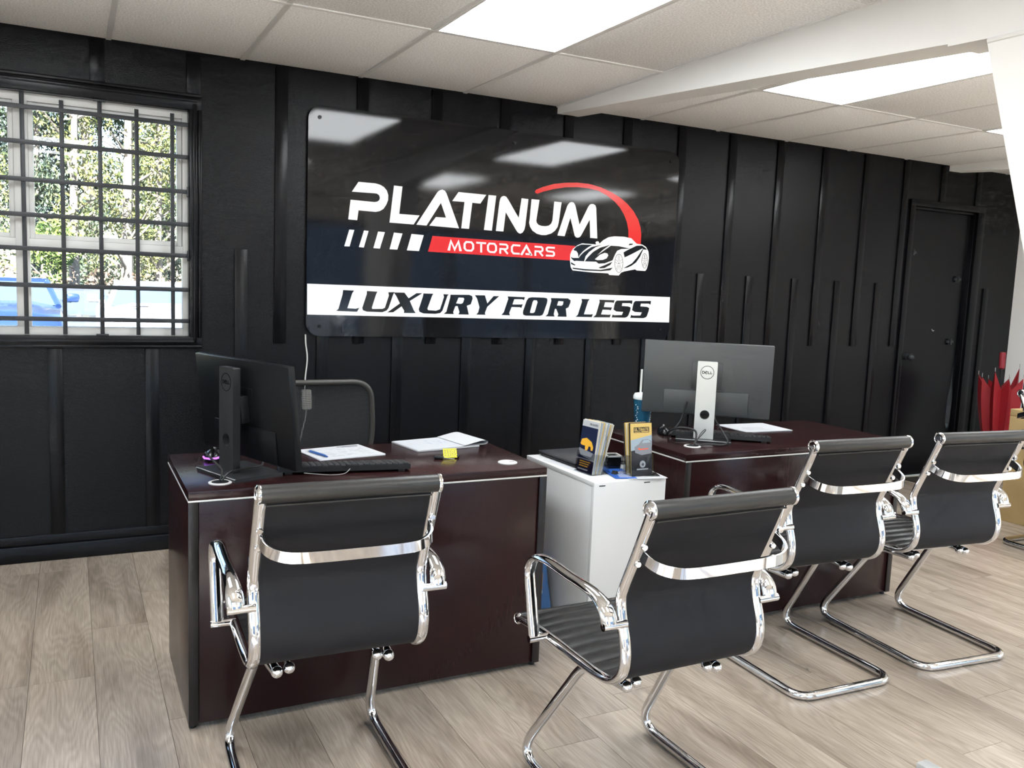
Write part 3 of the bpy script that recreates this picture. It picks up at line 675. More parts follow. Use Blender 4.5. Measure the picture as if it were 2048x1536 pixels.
tree((3.19, 27.97, GZ), 10, .2, LEAF_D, 'sparse green tree against the sky at far right', 18, 2400, 1.2, (1.5, 1.3), 0, True)
tree((1.95, 28.5, GZ), 12, .24, LEAF_D, 'dark evergreen farthest back, showing between the two straight trunks', 19, 6400, .8, (2.0, 1.6), 0, True)
rg = random.Random(5)
bush = thing('ivy_bush', (-.38, 20.2, GZ), 'bright green ivy bush in front of the trees', 'bush')
V, F = leaves(1500, (0, 0, 2.50), (.62, .5, .62), .07, rg); v2, q2 = leaves(500, (0, 0, 1.2), (.3, .3, 1.1), .07, rg)
F += [tuple(i + len(V) for i in f) for f in q2]; V += v2
mobj('foliage', V, F, leaf_mat('ivy_leaves', [(0.0294, 0.063, 0.0084), (0.0714, 0.113, 0.0168), (0.134, 0.168, 0.0378)]), bush)['kind'] = 'stuff'
MB().tube([(0, 0, 0), (0, 0, 2.2)], .06, 8).build('stem', BARK, bush)
V = []; F = []
for i in range(26):
    x = -5 + i * .36
    v, q = leaves(150, (x, 19.9 + rg.uniform(-.3, .3), GZ + .95 + rg.uniform(-.1, .15)), (.35, .4, 1.0), .085, rg)
    o = len(V); V += v; F += [tuple(k + o for k in f) for f in q]
hd = mobj('brush_hedge', V, F, LEAF_R); tag(hd, 'russet dry brush growing along the car park edge', 'hedge', kind='stuff')

def car(name, loc, paint, label, w=2.0, hood=1.30, roof=1.78, L=5.0, front=True, rz=0, lampmat=None):
    """body faces -y; origin under the nose on the ground"""
    t = thing(name, loc, label, 'car', None, rz)
    h = w / 2
    def loft(sec):      # sections: (y, halfwidth, zlow, zhigh, crown)
        V = []; F = []
        for y, hw, z0, z1, cr in sec:
            ring = [(-hw * .96, z0), (-hw, z0 + .18), (-hw, z1 - .16), (-hw * .93, z1 - .03), (-hw * .55, z1 + cr), (0, z1 + cr * 1.15), (hw * .55, z1 + cr), (hw * .93, z1 - .03), (hw, z1 - .16), (hw, z0 + .18), (hw * .96, z0)]
            V += [(x, y, z) for x, z in ring]
        k = 11
        for i in range(len(sec) - 1):
            for j in range(k): F.append((i * k + j, i * k + (j + 1) % k, (i + 1) * k + (j + 1) % k, (i + 1) * k + j))
        F.append(tuple(range(k))); F.append(tuple(reversed(range((len(sec) - 1) * k, len(sec) * k))))
        return V, F
    V, F = loft([(.0, h * .90, .35, hood - .30, .02), (.06, h * .96, .32, hood - .16, .03), (.25, h, .30, hood - .09, .04), (1.25, h, .30, hood, .04), (1.5, h, .30, hood + .02, .03), (L - .6, h, .30, hood + .02, .03), (L, h * .95, .35, hood - .1, .02)])
    mobj('body', V, F, paint, t, True, 50)
    V, F = [], []
    gh = [(1.35, h * .90, hood), (2.15, h * .74, roof), (L * .62, h * .74, roof + .01), (L * .78, h * .88, hood)]
    gb = MB()
    a, b, c, d = gh
    gbV = [(-a[1], a[0], a[2]), (a[1], a[0], a[2]), (b[1], b[0], b[2]), (-b[1], b[0], b[2]), (c[1], c[0], c[2]), (-c[1], c[0], c[2]), (d[1], d[0], d[2]), (-d[1], d[0], d[2])]
    CG = MATS.get('car_glass') or pm('car_glass', (.05, .07, .10), .05, spec=.8)
    mobj('windscreen', [Vector(v) for v in (gbV[0], gbV[1], gbV[2], gbV[3])] + [Vector(v) + Vector((0, .03, -.01)) for v in (gbV[0], gbV[1], gbV[2], gbV[3])], [(0, 1, 2, 3), (7, 6, 5, 4), (0, 4, 5, 1), (1, 5, 6, 2), (2, 6, 7, 3), (3, 7, 4, 0)], CG, t)
    for s in (1, -1):
        q = [(s * a[1], a[0] + .02, a[2]), (s * d[1], d[0], d[2]), (s * c[1], c[0], c[2]), (s * b[1], b[0] + .02, b[2])]
        mobj('side_window', [Vector(v) for v in q] + [Vector(v) - Vector((s * .02, 0, 0)) for v in q], [(0, 1, 2, 3), (7, 6, 5, 4), (0, 4, 5, 1), (1, 5, 6, 2), (2, 6, 7, 3), (3, 7, 4, 0)], CG, t)
        MB().tube([(s * a[1], a[0] - .01, a[2] - .02), (s * b[1], b[0], b[2])], .045, 8).build('roof_pillar', paint, t)
        MB().box((s * (h + .10) - .09, 1.66, hood + .04), (s * (h + .10) + .09, 1.76, hood + .17), .035).box((s * h - .05, 1.69, hood + .03), (s * h + .08, 1.75, hood + .08), .01).build('door_mirror', paint, t)
        lm = lampmat or pm('headlamp_lens', (.75, .78, .82), .08, spec=.8)
        MB().sphere((s * h * .74, .05, hood - .36), .17, 14, (1.15, .55, .62)).build('headlamp', lm, t)
        for y in (.95, L - 1.05):
            TY = pm('tyre_rubber', (.02, .02, .02), .8)
            wh = MB().lathe([(.20, -.12), (.36, -.12), (.39, -.07), (.39, .07), (.36, .12), (.20, .12)], (s * (h - .10), y, .39), 'x', 24).build('wheel', TY, t)
            MB().lathe([(.02, -.125), (.22, -.125), (.22, .125), (.02, .125)], (s * (h - .10), y, .39), 'x', 20).build('wheel_hub', STEEL, wh)
    MB().prism([(-b[1] - .01, b[0] - .01), (b[1] + .01, b[0] - .01), (c[1] + .01, c[0]), (-c[1] - .01, c[0])], (), roof - .01, roof + .05).build('roof_panel', paint, t)
    g = MB().box((-h * .52, -.035, hood - .56), (h * .52, .05, hood - .28), .03)
    gg = g.build('grille', BLACK_GLOSS, t)
    for k in range(5): abox('grille_slat', (-h * .5, -.045, hood - .535 + k * .055), (h * .5, -.03, hood - .515 + k * .055), CHROME, gg, bev=.003)
    abox('bumper', (-h * .97, -.10, .36), (h * .97, .12, hood - .62), paint, t, bev=.05)
    abox('hood_vent', (-h * .62, .62, hood + .018), (-h * .38, .68, hood + .034), BLACK_PLASTIC, t, bev=.005)
    return t
car('pickup_truck', (-1.05, 8.7, GZ), pm('blue_car_paint', (.012, .026, .08), .18, coat=.6), 'dark blue truck parked nose-in, behind the left window panes', 2.0, 1.40, 1.73)
car('white_truck', (1.43, 8.7, GZ), pm('white_car_paint', (.26, .28, .31), .25, coat=.5), 'white truck parked nose-in, behind the lower right panes', 2.0, 1.41, 1.74)
car('sport_utility_car', (.30, 14.4, GZ), pm('dark_grey_car_paint', (.05, .055, .07), .2, coat=1), 'dark car parked farther back between the blue and white trucks', 1.9, 1.02, 1.48, 4.4, lampmat=pm('red_tail_lamp', (.6, .02, .03), .15))

for nm, src, loc, lab in (('pickup_truck', 'pickup_truck', (2.4, -10.2, GZ), 'blue truck on the forecourt behind the viewer, mirrored in the sign'), ('white_truck', 'white_truck', (5.2, -10.4, GZ), 'white truck on the forecourt behind the viewer, mirrored in the sign')):
    c = copy_tree(bpy.data.objects[src]); c.location = loc; c.rotation_euler.z = R(180); c['label'] = lab

# ================================================================ THE SIGN
SGX, SGZ, SGW, SGH = 1.1221, 1.1025, 2.4074, 1.2098
sign = thing('wall_sign', (SGX, -.0115, SGZ), 'large glossy black dealership sign with white lettering on the panel wall', 'sign')
def ST(u, v, d): return (u, -.012 - d, v)
MB().prism(rrect(0, 0, SGW, SGH, .075, 8), (), -.012, 0.0, lambda u, v, d: (u, -.012 - d, v)).build('panel', SIGN_BLACK, sign)
MB().prism(BAND, (), 0, .0006, ST).build('white_band', SIGN_WHITE, sign, smooth=False)
for nm, o, h in W: MB().prism(o, h, 0, .0006, ST).build(nm, SIGN_WHITE, sign, smooth=False)
for nm, o, h in RD: MB().prism(o, h, 0, .0006, ST).build(nm, SIGN_RED, sign, smooth=False)
for c, q in SMALL:
    mb = MB()
    def QT(u, v, d, q=q):
        a, b, c2, d2 = q      # tl, tr, br, bl
        x = (a[0] * (1 - u) + b[0] * u) * v + (d2[0] * (1 - u) + c2[0] * u) * (1 - v)
        z = (a[1] * (1 - u) + b[1] * u) * v + (d2[1] * (1 - u) + c2[1] * u) * (1 - v)
        return (x, -.012 - d, z)
    for s in STROKES[c]: mb.stroke([(.06 + p[0] * .88, p[1]) for p in s], .17, .0006, .0010, QT)
    mb.build('letter_' + c.lower(), SIGN_WHITE, sign, smooth=False)
cb = MB()
for nm, o, h in CAR: cb.prism(o, h, .0007, .0014, ST)
cbo = cb.build('car_emblem', SIGN_WHITE, sign, smooth=False)
for nm, o, h in CK: MB().prism(o, h, .0014, .0020, ST).build('emblem_marking', SIGN_DARK, cbo, smooth=False)
for wq in WHEELS:
    c, ex, ey = Vector(wq[0]), Vector(wq[1]) - Vector(wq[0]), Vector(wq[2]) - Vector(wq[0])
    mb = MB()
    ring = [c + ex * math.cos(a) + ey * math.sin(a) for a in [2 * math.pi * k / 28 for k in range(28)]]
    mb.stroke([(p.x, p.y) for p in ring], .0028, .0014, .0020, ST, closed=True)
    for k in range(5):
        a = math.pi / 2 + 2 * math.pi * k / 5
        for da in (-.16, .16):
            p0 = c + (ex * math.cos(a + da * 3) + ey * math.sin(a + da * 3)) * .25; p1 = c + (ex * math.cos(a + da) + ey * math.sin(a + da)) * .9
            mb.stroke([(p0.x, p0.y), (p1.x, p1.y)], .002, .0014, .0020, ST)
    mb.prism([(p.x, p.y) for p in [c + (ex * math.cos(t) + ey * math.sin(t)) * .1 for t in [2 * math.pi * k / 10 for k in range(10)]]], (), .0014, .002, ST)
    mb.build('emblem_wheel', SIGN_DARK, cbo, smooth=False)
for nm, o, h in SL: MB().prism(o, h, .0006, .0012, ST).build('slogan_' + nm, SIGN_DARK, sign, smooth=False)
for u, v in BOLTS: MB().lathe([(.010, -.016), (.010, -.013), (.006, -.012), (.006, .0)][::-1], (u, 0, v), 'y', 14).build('bolt_head', BLACK_TRIM, sign)

# ================================================================ DESKS
DZ = .7608
def desk(name, x, w, y, d, label, grom):
    t = thing(name, (x, y, 0), label, 'desk')
    TH = .028
    abox('desktop', (0, 0, DZ - TH), (w, d, DZ), ESPRESSO, t, bev=.0025)
    for lo, hi in (((-.0008, -.0008, DZ - TH - .0055), (w + .0008, .012, DZ - TH)), ((-.0008, 0, DZ - TH - .0055), (.012, d, DZ - TH)), ((w - .012, 0, DZ - TH - .0055), (w + .0008, d, DZ - TH))):
        abox('silver_trim', lo, hi, SILVER_STRIP, t, bev=.001)
    for x0 in (.0, w - .029):
        s = abox('side_panel', (x0, .002, .018), (x0 + .029, d - .004, DZ - TH - .0055), ESPRESSO, t, bev=.002)
        abox('edge_band', (x0, -.0005, .018), (x0 + .029, .0025, DZ - TH - .0056), EDGE, s, bev=.0005)
        for yy in (.03, d - .05): MB().cyl((x0 + .0145, yy, 0), (x0 + .0145, yy, .018), .011, 12).build('levelling_foot', BLACK_PLASTIC, s)
    abox('modesty_panel', (.031, .006, .02), (w - .031, .024, DZ - TH - .006), ESPRESSO, t, bev=.001)
    for gx, gy, openn in grom:
        g = MB()
        if openn: g.lathe([(.025, -.010), (.036, .0), (.036, .003), (.030, .005), (.025, .003)], (gx - x, gy - y, DZ), 'z', 28)
        else: g.lathe([(.001, .0), (.036, .0), (.036, .003), (.031, .005), (.029, .0042), (.001, .0042)], (gx - x, gy - y, DZ), 'z', 28)
        go = g.build('cable_grommet', WHITE_PLASTIC, t)
        if openn: MB().lathe([(.001, .0), (.026, .0), (.026, .0012), (.001, .0012)], (gx - x, gy - y, DZ), 'z', 20).xf(Matrix.Translation((0, 0, .0033))).build('grommet_opening', BLACK_PLASTIC, go)
        else: abox('grommet_slot', (gx - x + .005, gy - y - .004, DZ + .0040), (gx - x + .026, gy - y + .001, DZ + .0046), BLACK_PLASTIC, go, bev=0)
    return t
D1X, D1Y = .3073, -1.942
desk('office_desk', D1X, 1.2366, D1Y, .594, 'espresso wood desk nearest the window with a notepad and keys on it', [(.413, -1.850, True), (1.438, -1.829, False)])
D2X, D2Y = 2.2198, -1.893
desk('office_desk', D2X, 1.2886, D2Y, .6093, 'espresso wood desk behind the white cabinet, under the silver-stand monitor', [(2.364, -1.750, True)])

# ================================================================ VISITOR CHAIRS
PROF = [(.029, .900), (.048, .855), (.085, .770), (.122, .688), (.131, .652), (.122, .606), (.105, .556), (.100, .510), (.114, .468), (.155, .438), (.22, .428), (.32, .427), (.46, .430), (.57, .427), (.637, .421)]
def make_chair(label):
    t = thing('visitor_chair', (0, 0, 0), label, 'chair', 'chrome and black visitor chairs')
    pth = smooth_path([(0, y, z) for y, z in PROF], 5)
    for s in (-1, 1):
        MB().tube([(s * .218, p.y, p.z) for p in pth], .0158, 14, side=(1, 0, 0), r2=.0115).build('side_frame', CHROME, t)
    n = len(pth)
    def normal(i):
        a, b = pth[max(i - 1, 0)], pth[min(i + 1, n - 1)]; tt = (b - a).normalized()
        return Vector((0, -tt.z, tt.y)) * -1    # towards the sitter
    def arc():
        s = [0.0]
        for i in range(1, n): s.append(s[-1] + (pth[i] - pth[i - 1]).length)
        return s
    S = arc()
    # ribbed sling on the sitter's side
    fine = smooth_path([(0, y, z) for y, z in PROF], 16); V = []; F = []; acc = 0; NXX = 5; hw = .204
    rows_ = []
    for i, p in enumerate(fine):
        if i: acc += (p - fine[i - 1]).length
        a, b = fine[max(i - 1, 0)], fine[min(i + 1, len(fine) - 1)]; tt = (b - a).normalized(); nn = Vector((0, -tt.z, tt.y))
        rib = abs(math.sin(math.pi * acc / .052)) ** .45 * .010
        rows_.append((p, nn, rib))
    for (p, nn, rib) in rows_:
        for k in range(NXX + 1):
            x = -hw + 2 * hw * k / NXX; e = 0 if k in (0, NXX) else rib
            V.append(Vector((x, p.y, p.z)) + nn * (.004 + e))
    for i in range(len(rows_) - 1):
        for k in range(NXX): a = i * (NXX + 1) + k; F.append((a, a + 1, a + NXX + 2, a + NXX + 1))
    mobj('ribbed_sling', V, F, LEATHER, t, True, 70)
    V = []; F = []; cnt = 0
    for i, (p, nn, rib) in enumerate(rows_):
        if i % 4 and i != len(rows_) - 1: continue
        for x in (-hw, -hw * .5, 0, hw * .5, hw): V.append(Vector((x, p.y, p.z)) - nn * .004)
        cnt += 1
    for i in range(cnt - 1):
        for k in range(4): a = i * 5 + k; F.append((a, a + 1, a + 6, a + 5))
    mobj('back_fabric', V, F, FABRIC, t, True, 70)
    for nm, y, z, r, mt in (('top_roll', .030, .907, .0225, ROLL), ('front_roll', .642, .420, .016, LEATHER)):
        pr = [(r * .96, -.221), (r, -.216), (r * 1.0, -.1), (r * .985, 0), (r * 1.0, .1), (r, .216), (r * .96, .221)]
        ro = MB().lathe(pr, (0, y, z), 'x', 24).build(nm, mt, t)
        for s in (-1, 1):
            p2 = [(r * 1.02, .219), (r * 1.08, .222), (r * 1.08, .227), (r * .86, .230), (r * .80, .2285), (r * .5, .2285), (r * .45, .2305), (r * .12, .2305)]
            if s < 0: p2 = [(a, -b) for a, b in p2][::-1]
            MB().lathe(p2, (0, y, z), 'x', 24).build('end_cap', CHROME, ro)
    # seam under the top roll
    MB().tube([(-.205, .026, .879), (.205, .026, .879)], .0026, 6).build('roll_seam', ROLL, t)
    # curved crossbar behind the back
    cbp = smooth_path([(-.214, .068, .792), (-.206, .026, .776), (-.180, -.004, .766), (-.13, -.018, .761), (0, -.021, .760), (.13, -.018, .761), (.180, -.004, .766), (.206, .026, .776), (.214, .068, .792)], 5)
    cx = MB().band(cbp, .0145, .0050, (0, 0, 1)).build('back_crossbar', CHROME, t)
    for s in (-1, 1):
        for y, z in ((.062, .812), (.084, .764)):
            MB().lathe([(.003, -.003), (.0065, -.003), (.0085, -.001), (.0085, .006)], (s * .217, y - .012, z), 'y', 14).build('bolt', CHROME, cx)
        MB().tube([(s * .216, .062, .812), (s * .216, .084, .764)], .011, 10, side=(1, 0, 0), r2=.006).build('bracket', CHROME, cx)
    # armrests
    for s in (-1, 1):
        ap = smooth_path([(s * .262, .112, .604), (s * .264, .132, .641), (s * .266, .185, .664), (s * .268, .30, .671), (s * .268, .415, .676), (s * .268, .474, .664), (s * .267, .505, .626), (s * .266, .500, .57), (s * .264, .470, .438)], 6)
        nP = len(ap); ra = [.0175 + .005 * math.exp(-((i - 4) / 6) ** 2) for i in range(nP)]; rb = [.0110 + .005 * math.exp(-((i - 3) / 5) ** 2) for i in range(nP)]
        ar = MB().tube(ap, ra, 12, side=(1, 0, 0), r2=rb).build('armrest', CHROME, t)
        MB().cyl((s * .215, .110, .603), (s * .283, .110, .603), .0105, 14).build('arm_pin', CHROME, ar)
        MB().cyl((s * .215, .468, .432), (s * .283, .468, .432), .0105, 14).build('arm_pin', CHROME, ar)
    # cantilever base
    rr = .0155
    half = [(.150, .185, .396), (.168, .345, .397), (.222, .603, rr), (.222, 0.0, rr)]
    pts = half + [(-x, y, z) for x, y, z in half[::-1]]
    MB().tube(fillet(pts, [.06, .11, .07, .07, .11, .06], 10), rr, 14).build('base_frame', CHROME, t)
    for s in (-1, 1):
        MB().tube([(s * .118, .190, .405), (s * .118, .47, .407)], .008, 10).build('support_rail', CHROME, t)
        for x, z, y in ((.150, .396, .180), (.118, .402, .183)): MB().sphere((s * x, y, z), .0155, 14).build('ball_cap', CHROME, t)
    for y in (.225, .43): abox('cross_strap', (-.214, y - .012, .4085), (.214, y + .012, .4135), CHROME, t, bev=.001)
    abox('under_board', (-.19, .215, .414), (.19, .60, .4185), BLACK_PLASTIC, t, bev=.001)
    return t
ch = make_chair('black and chrome cantilever chair pulled up to the desk nearest the window')
ch.location = (.607, -2.652, 0); ch.rotation_euler.z = R(-1.8)
for loc, rz, lab in (((1.418, -3.065, 0), .6, 'black and chrome cantilever chair in front of the white cabinet'),
                     ((2.483, -2.555, 0), -2.5, 'black and chrome cantilever chair facing the second desk, left one of the pair'),
                     ((3.124, -2.572, 0), -5.5, 'black and chrome cantilever chair facing the second desk, right one of the pair'),
                     ((5.17, -1.515, 0), 178, 'black and chrome chair cut off by the right edge, beside the cardboard box')):
    c = copy_tree(ch); c.location = loc; c.rotation_euler.z = R(rz); c['label'] = lab

# ================================================================ MONITORS
def monitor(loc, rz, pz, py, tilt, shell, standm, label, logo, w=.567, h=.332, sh=.355, b0=-.05, b1=.058):
    t = thing('monitor', loc, label, 'monitor', None, rz)
    T = Matrix.Translation((0, py, pz)) @ Matrix.Rotation(R(tilt), 4, 'X')
    p = MB().box((-w / 2, -.014, -h / 2), (w / 2, .011, h / 2), .004).xf(T).build('display_panel', shell, t)
    MB().box((-w / 2 + .004, .0112, -h / 2 + .012), (w / 2 - .004, .0118, h / 2 - .004)).xf(T).build('screen', SCREEN, p, smooth=False)
    MB().box((-w * .33, -.019, -h * .485), (w * .33, -.010, -h * .16), .003).xf(T).build('port_housing', shell, p)
    MB().box((-.066, -.0155, -.045), (.066, -.010, .075), .001).xf(T).build('mount_plate', shell, p)
    MB().box((-.04, -py + .03, -.04), (.04, -.012, .05), .004).xf(T).build('neck', BLACK_PLASTIC, t)
    # column, with a cable hole
    STAND = lambda u, v, d: (u, -d, v)
    st = MB().prism(rrect(-.043, .010, .043, sh, .004, 3), [circle(0, .118, .021, 24)[::-1]], -.026, .0, lambda u, v, d: (u, -d, v)).build('stand_column', standm, t)
    lg = MB(); LT = lambda u, v, d: (u, -d, v)
    cy = sh - .048
    lg.stroke(circle(0, cy, .0285, 36), .0022, .0, .0006, LT, closed=True)
    word(lg, 'D', -.0225, cy - .006, .0115, .012, .0, .0026, .0, .0006, LT)
    ec = (-.0045, cy); 
    lg.stroke([(ec[0] + .0055, ec[1] - .0035), (ec[0], ec[1] - .0062), (ec[0] - .006, ec[1]), (ec[0], ec[1] + .006), (ec[0] + .005, ec[1] + .0035), (ec[0] - .004, ec[1] - .002)], .0024, .0, .0006, LT)
    word(lg, 'LL', .0035, cy - .006, .0085, .012, .001, .0026, .0, .0006, LT)
    lg.build('round_logo', logo, st, smooth=False)
    MB().prism(rrect(-.120, b0, .120, b1, .006, 3), (), .0, .011, None).build('stand_base', standm if standm is not SILVER else BLACK_PLASTIC, t)
    MB().box((-.1205, b0 - .0005, .0095), (.1205, b0 + .004, .0115), .0005).build('base_edge', SILVER, t)
    return t
m1 = monitor((.447, -1.742, DZ), -69, .215, .075, 6.0, MON_BLACK, MON_STAND, 'black monitor on the desk nearest the window, seen from behind', BLACK_GLOSS, b0=-.040, b1=.14)
m2 = monitor((2.50, -1.655, DZ), -39.5, .269, .094, 3.5, GREY_PANEL, SILVER, 'dark grey monitor on a silver stand, seen from behind', BLACK_GLOSS)

# ================================================================ KEYBOARDS, MICE
def keyboard(loc, rz, label):
    t = thing('keyboard', loc, label, 'keyboard', None, rz)
    L, Dp = .44, .125
    def TZ(y): return .010 + (y + Dp / 2) / Dp * -.006 + .012      # higher towards -y (its back edge)
    V = [(-L / 2, -Dp / 2, .008), (L / 2, -Dp / 2, .008), (L / 2, Dp / 2, .001), (-L / 2, Dp / 2, .001), (-L / 2, -Dp / 2, .026), (L / 2, -Dp / 2, .026), (L / 2, Dp / 2, .012), (-L / 2, Dp / 2, .012)]
    mobj('key_tray', V, [(3, 2, 1, 0), (4, 5, 6, 7), (0, 1, 5, 4), (1, 2, 6, 5), (2, 3, 7, 6), (3, 0, 4, 7)], BLACK_PLASTIC, t)
    kd = None
    for r in range(6):
        y = -Dp / 2 + .013 + r * .0198; z = .026 - (y + Dp / 2) / Dp * .014
        for c in range(22):
            x = -L / 2 + .012 + c * .0198
            if kd is None:
                k = MB().box((-.0085, -.0085, 0), (.0085, .0085, .006), .0015).build('key', KEYCAP, t); kd = k.data
            else: k = link(bpy.data.objects.new('key', kd), t)
            k.location = (x, y, z - .001)
    for s in (-1, 1): MB().box((s * .19 - .012, -Dp / 2 + .004, 0), (s * .19 + .012, -Dp / 2 + .010, .012), .001).build('tilt_foot', BLACK_PLASTIC, t)
    return t
keyboard((.835, -1.768, DZ), -8.5, 'black keyboard in front of the printed sheet, near the window')
keyboard((2.632, -1.612, DZ), -37, 'black keyboard behind the silver monitor stand')
def mouse(loc, rz, label, glow=False):
    t = thing('computer_mouse', loc, label, 'mouse', None, rz)
    bm = bmesh.new(); bmesh.ops.create_uvsphere(bm, u_segments=18, v_segments=10, radius=1)
    for v in bm.verts:
        z = max(v.co.z, -.12); k = .85 + .15 * math.cos(v.co.y * 2.2)
        v.co = Vector((v.co.x * .032 * k, v.co.y * .056, (z + .12) * .034))
    bm.verts.index_update(); V = [v.co.copy() for v in bm.verts]; F = [[v.index for v in f.verts] for f in bm.faces]; bm.free()
    b = mobj('shell', V, F, BLACK_GLOSS, t, True, 60)
    MB().cyl((-.004, .03, .031), (.004, .03, .031), .009, 14).build('scroll_wheel', STEEL, t)
    if glow: MB().tube([(-.029, -.02, .012), (-.020, -.045, .012), (0, -.054, .012), (.020, -.045, .012), (.029, -.02, .012)], .0035, 6).build('light_strip', pm('purple_led_strip', (.3, .1, .6), .4, emit=((.45, .12, 1.0), .8)), t)
    return t
mouse((2.440, -1.450, DZ), -30, 'black computer mouse on the second desk beside the silver monitor stand')
mouse((.445, -1.475, DZ), -20, 'computer mouse with a purple light strip behind the black monitor', True)

# ================================================================ CABLES
def cable(name, pts, r, mat, label, group='monitor cables'):
    o = MB().tube(smooth_path(pts, 6), r, 8).build(name, mat); return tag(o, label, 'cable', group)
CB = pm('black_cable', (.02, .02, .021), .45)
cable('power_cable', [(.412, -1.850, .768), (.420, -1.840, .800), (.400, -1.800, .822), (.385, -1.745, .838), (.395, -1.720, .825), (.430, -1.690, .790), (.480, -1.660, .776), (.53, -1.600, .765)], .0035, CB, 'grey-black cable looping out of the open grommet, left of the black stand')
cable('power_cable', [(.416, -1.852, .768), (.445, -1.835, .790), (.490, -1.800, .792), (.545, -1.765, .789), (.566, -1.735, .792), (.560, -1.720, .830), (.548, -1.715, .870)], .0035, CB, 'black cable crossing the stand base and rising to the black monitor')
tg = thing('cable_tag', (.566, -1.722, .826), 'small white folded tag on the black monitor cable', 'tag', None, -20)
abox('tag_leaf', (-.004, -.001, -.014), (.032, .001, .016), PAPER, tg, bev=0).rotation_euler = (0, R(-18), 0)
cable('power_cable', [(2.372, -1.752, .768), (2.395, -1.735, .80), (2.41, -1.70, .822), (2.375, -1.65, .826), (2.36, -1.59, .800), (2.40, -1.54, .775), (2.46, -1.535, .830), (2.475, -1.545, .885), (2.478, -1.555, .925)], .0045, CB, 'thick black power cable rising to the left port of the grey monitor')
cable('video_cable', [(2.376, -1.755, .768), (2.43, -1.775, .772), (2.50, -1.785, .768), (2.555, -1.755, .775), (2.57, -1.70, .810), (2.560, -1.655, .860), (2.553, -1.635, .925)], .004, CB, 'black cable lying in front of the silver stand and rising on its right')
cable('loop_cable', [(2.388, -1.742, .768), (2.41, -1.728, .785), (2.445, -1.722, .812), (2.457, -1.720, .822), (2.450, -1.722, .826), (2.425, -1.728, .812), (2.398, -1.738, .785)], .002, CB, 'thin looped cable end standing by the silver stand')
cable('mouse_cable', [(2.368, -1.748, .768), (2.350, -1.72, .771), (2.330, -1.69, .768), (2.335, -1.64, .765), (2.37, -1.58, .766), (2.415, -1.51, .775)], .0018, CB, 'thin mouse cable running from the grommet to the mouse')
cable('keyboard_cable', [(.68, -1.835, .772), (.76, -1.850, .764), (.81, -1.855, .766), (.835, -1.840, .778)], .0014, pm('grey_cable', (.25, .25, .25), .5), 'grey thin cable under the keyboard near the window')

# ================================================================ PAPERS, PEN, KEYS ON THE FIRST DESK
def sheet(name, loc, rz, w, h, n, label, cat, lines=None, mat=PAPER):
    t = thing(name, loc, label, cat, None, rz)
    rg = random.Random(len(label))
    for k in range(n):
        o = MB().box((-w / 2, -h / 2, k * .0009), (w / 2, h / 2, k * .0009 + .0006)).build('sheet', mat, t, smooth=False)
        if n > 1: o.rotation_euler.z = R(rg.uniform(-2, 2)); o.location = (rg.uniform(-.004, .004), rg.uniform(-.004, .004), 0)
    z = (n - 1) * .0009 + .0007
    if lines: lines(t, z, w, h, rg)
    return t
def form_print(t, z, w, h, rg):
    mb = MB()
    for i in range(14):
        y = h * .36 - i * h * .055; x = -w * .42
        while x < w * .38:
            l = rg.uniform(.015, .05)
            if rg.random() < .6: mb.box((x, y, z), (min(x + l, w * .42), y + .0022, z + .0002))
            x += l + rg.uniform(.008, .03)
    mb.build('printed_lines', pm('faint_print', (.26, .28, .31), .6), t, smooth=False)
    MB().box((w * .10, h * .40, z), (w * .44, h * .455, z + .0002)).box((w * .16, h * .36, z), (w * .42, h * .375, z + .0002)).build('printed_header', INK, t, smooth=False)
sheet('printed_form', (.905, -1.482, DZ), 10, .262, .216, 3, 'printed white form lying behind the keyboard near the window', 'paper', form_print)
pen = thing('ballpoint_pen', (.812, -1.512, DZ + .0062), 'blue ballpoint pen lying on the printed form', 'pen', None, -73)
MB().lathe([(.0045, -.06), (.0052, -.055), (.0052, .02), (.0050, .045), (.0022, .062)], (0, 0, 0), 'x', 14).build('barrel', pm('blue_pen_barrel', (.03, .10, .32), .3), pen)
MB().lathe([(.0048, -.066), (.0048, -.058), (.003, -.058)], (0, 0, 0), 'x', 12).build('end_cap', SILVER, pen)
abox('pocket_clip', (-.06, -.0012, .004), (-.02, .0012, .0065), SILVER, pen)
# legal pad with the first leaf rolled over
np_ = thing('notepad', (1.325, -1.425, DZ), 'white ruled notepad with its top leaf curled over', 'notepad', None, 9)
MB().box((-.155, -.108, 0), (.130, .108, .006), .0008).build('leaf_block', PAPER, np_)
V = []; F = []
prof = [(-.150, .0068), (-.06, .0071), (.04, .0076), (.10, .0080), (.140, .0075), (.160, .0080), (.172, .0125), (.172, .0190), (.162, .0235), (.140, .0235), (.110, .0190), (.075, .0125), (.060, .0100)]
prof = [(p.x, p.z) for p in smooth_path([(a, 0, b) for a, b in prof], 4)]
for x, z in prof:
    for y in (-.107, .107): V.append((x, y * (1 if x < .13 else 1 - (x - .13) * .3), z))
for i in range(len(prof) - 1): F.append((2 * i, 2 * i + 2, 2 * i + 3, 2 * i + 1))
V2 = [(v[0], v[1], v[2] - .0004) for v in V]; n_ = len(V)
mobj('curled_leaf', V + V2, F + [tuple(reversed([i + n_ for i in f])) for f in F], PAPER, np_, True)
rl = MB()
for k in range(18): rl.box((-.148 + k * .0145, -.100, .0073 + max(0, k - 5) * .00022), (-.1472 + k * .0145, .100, .0076 + max(0, k - 5) * .00022))
rl.build('ruled_lines', INK_BLUE, np_, smooth=False)
wr_ = MB(); rg = random.Random(9)
for k in range(7): 
    x, y = rg.uniform(-.05, .06), rg.uniform(-.06, .06); wr_.stroke([(x, y), (x + .004, y + .012), (x + .008, y), (x + .012, y + .010)], .0012, .0088, .0091)
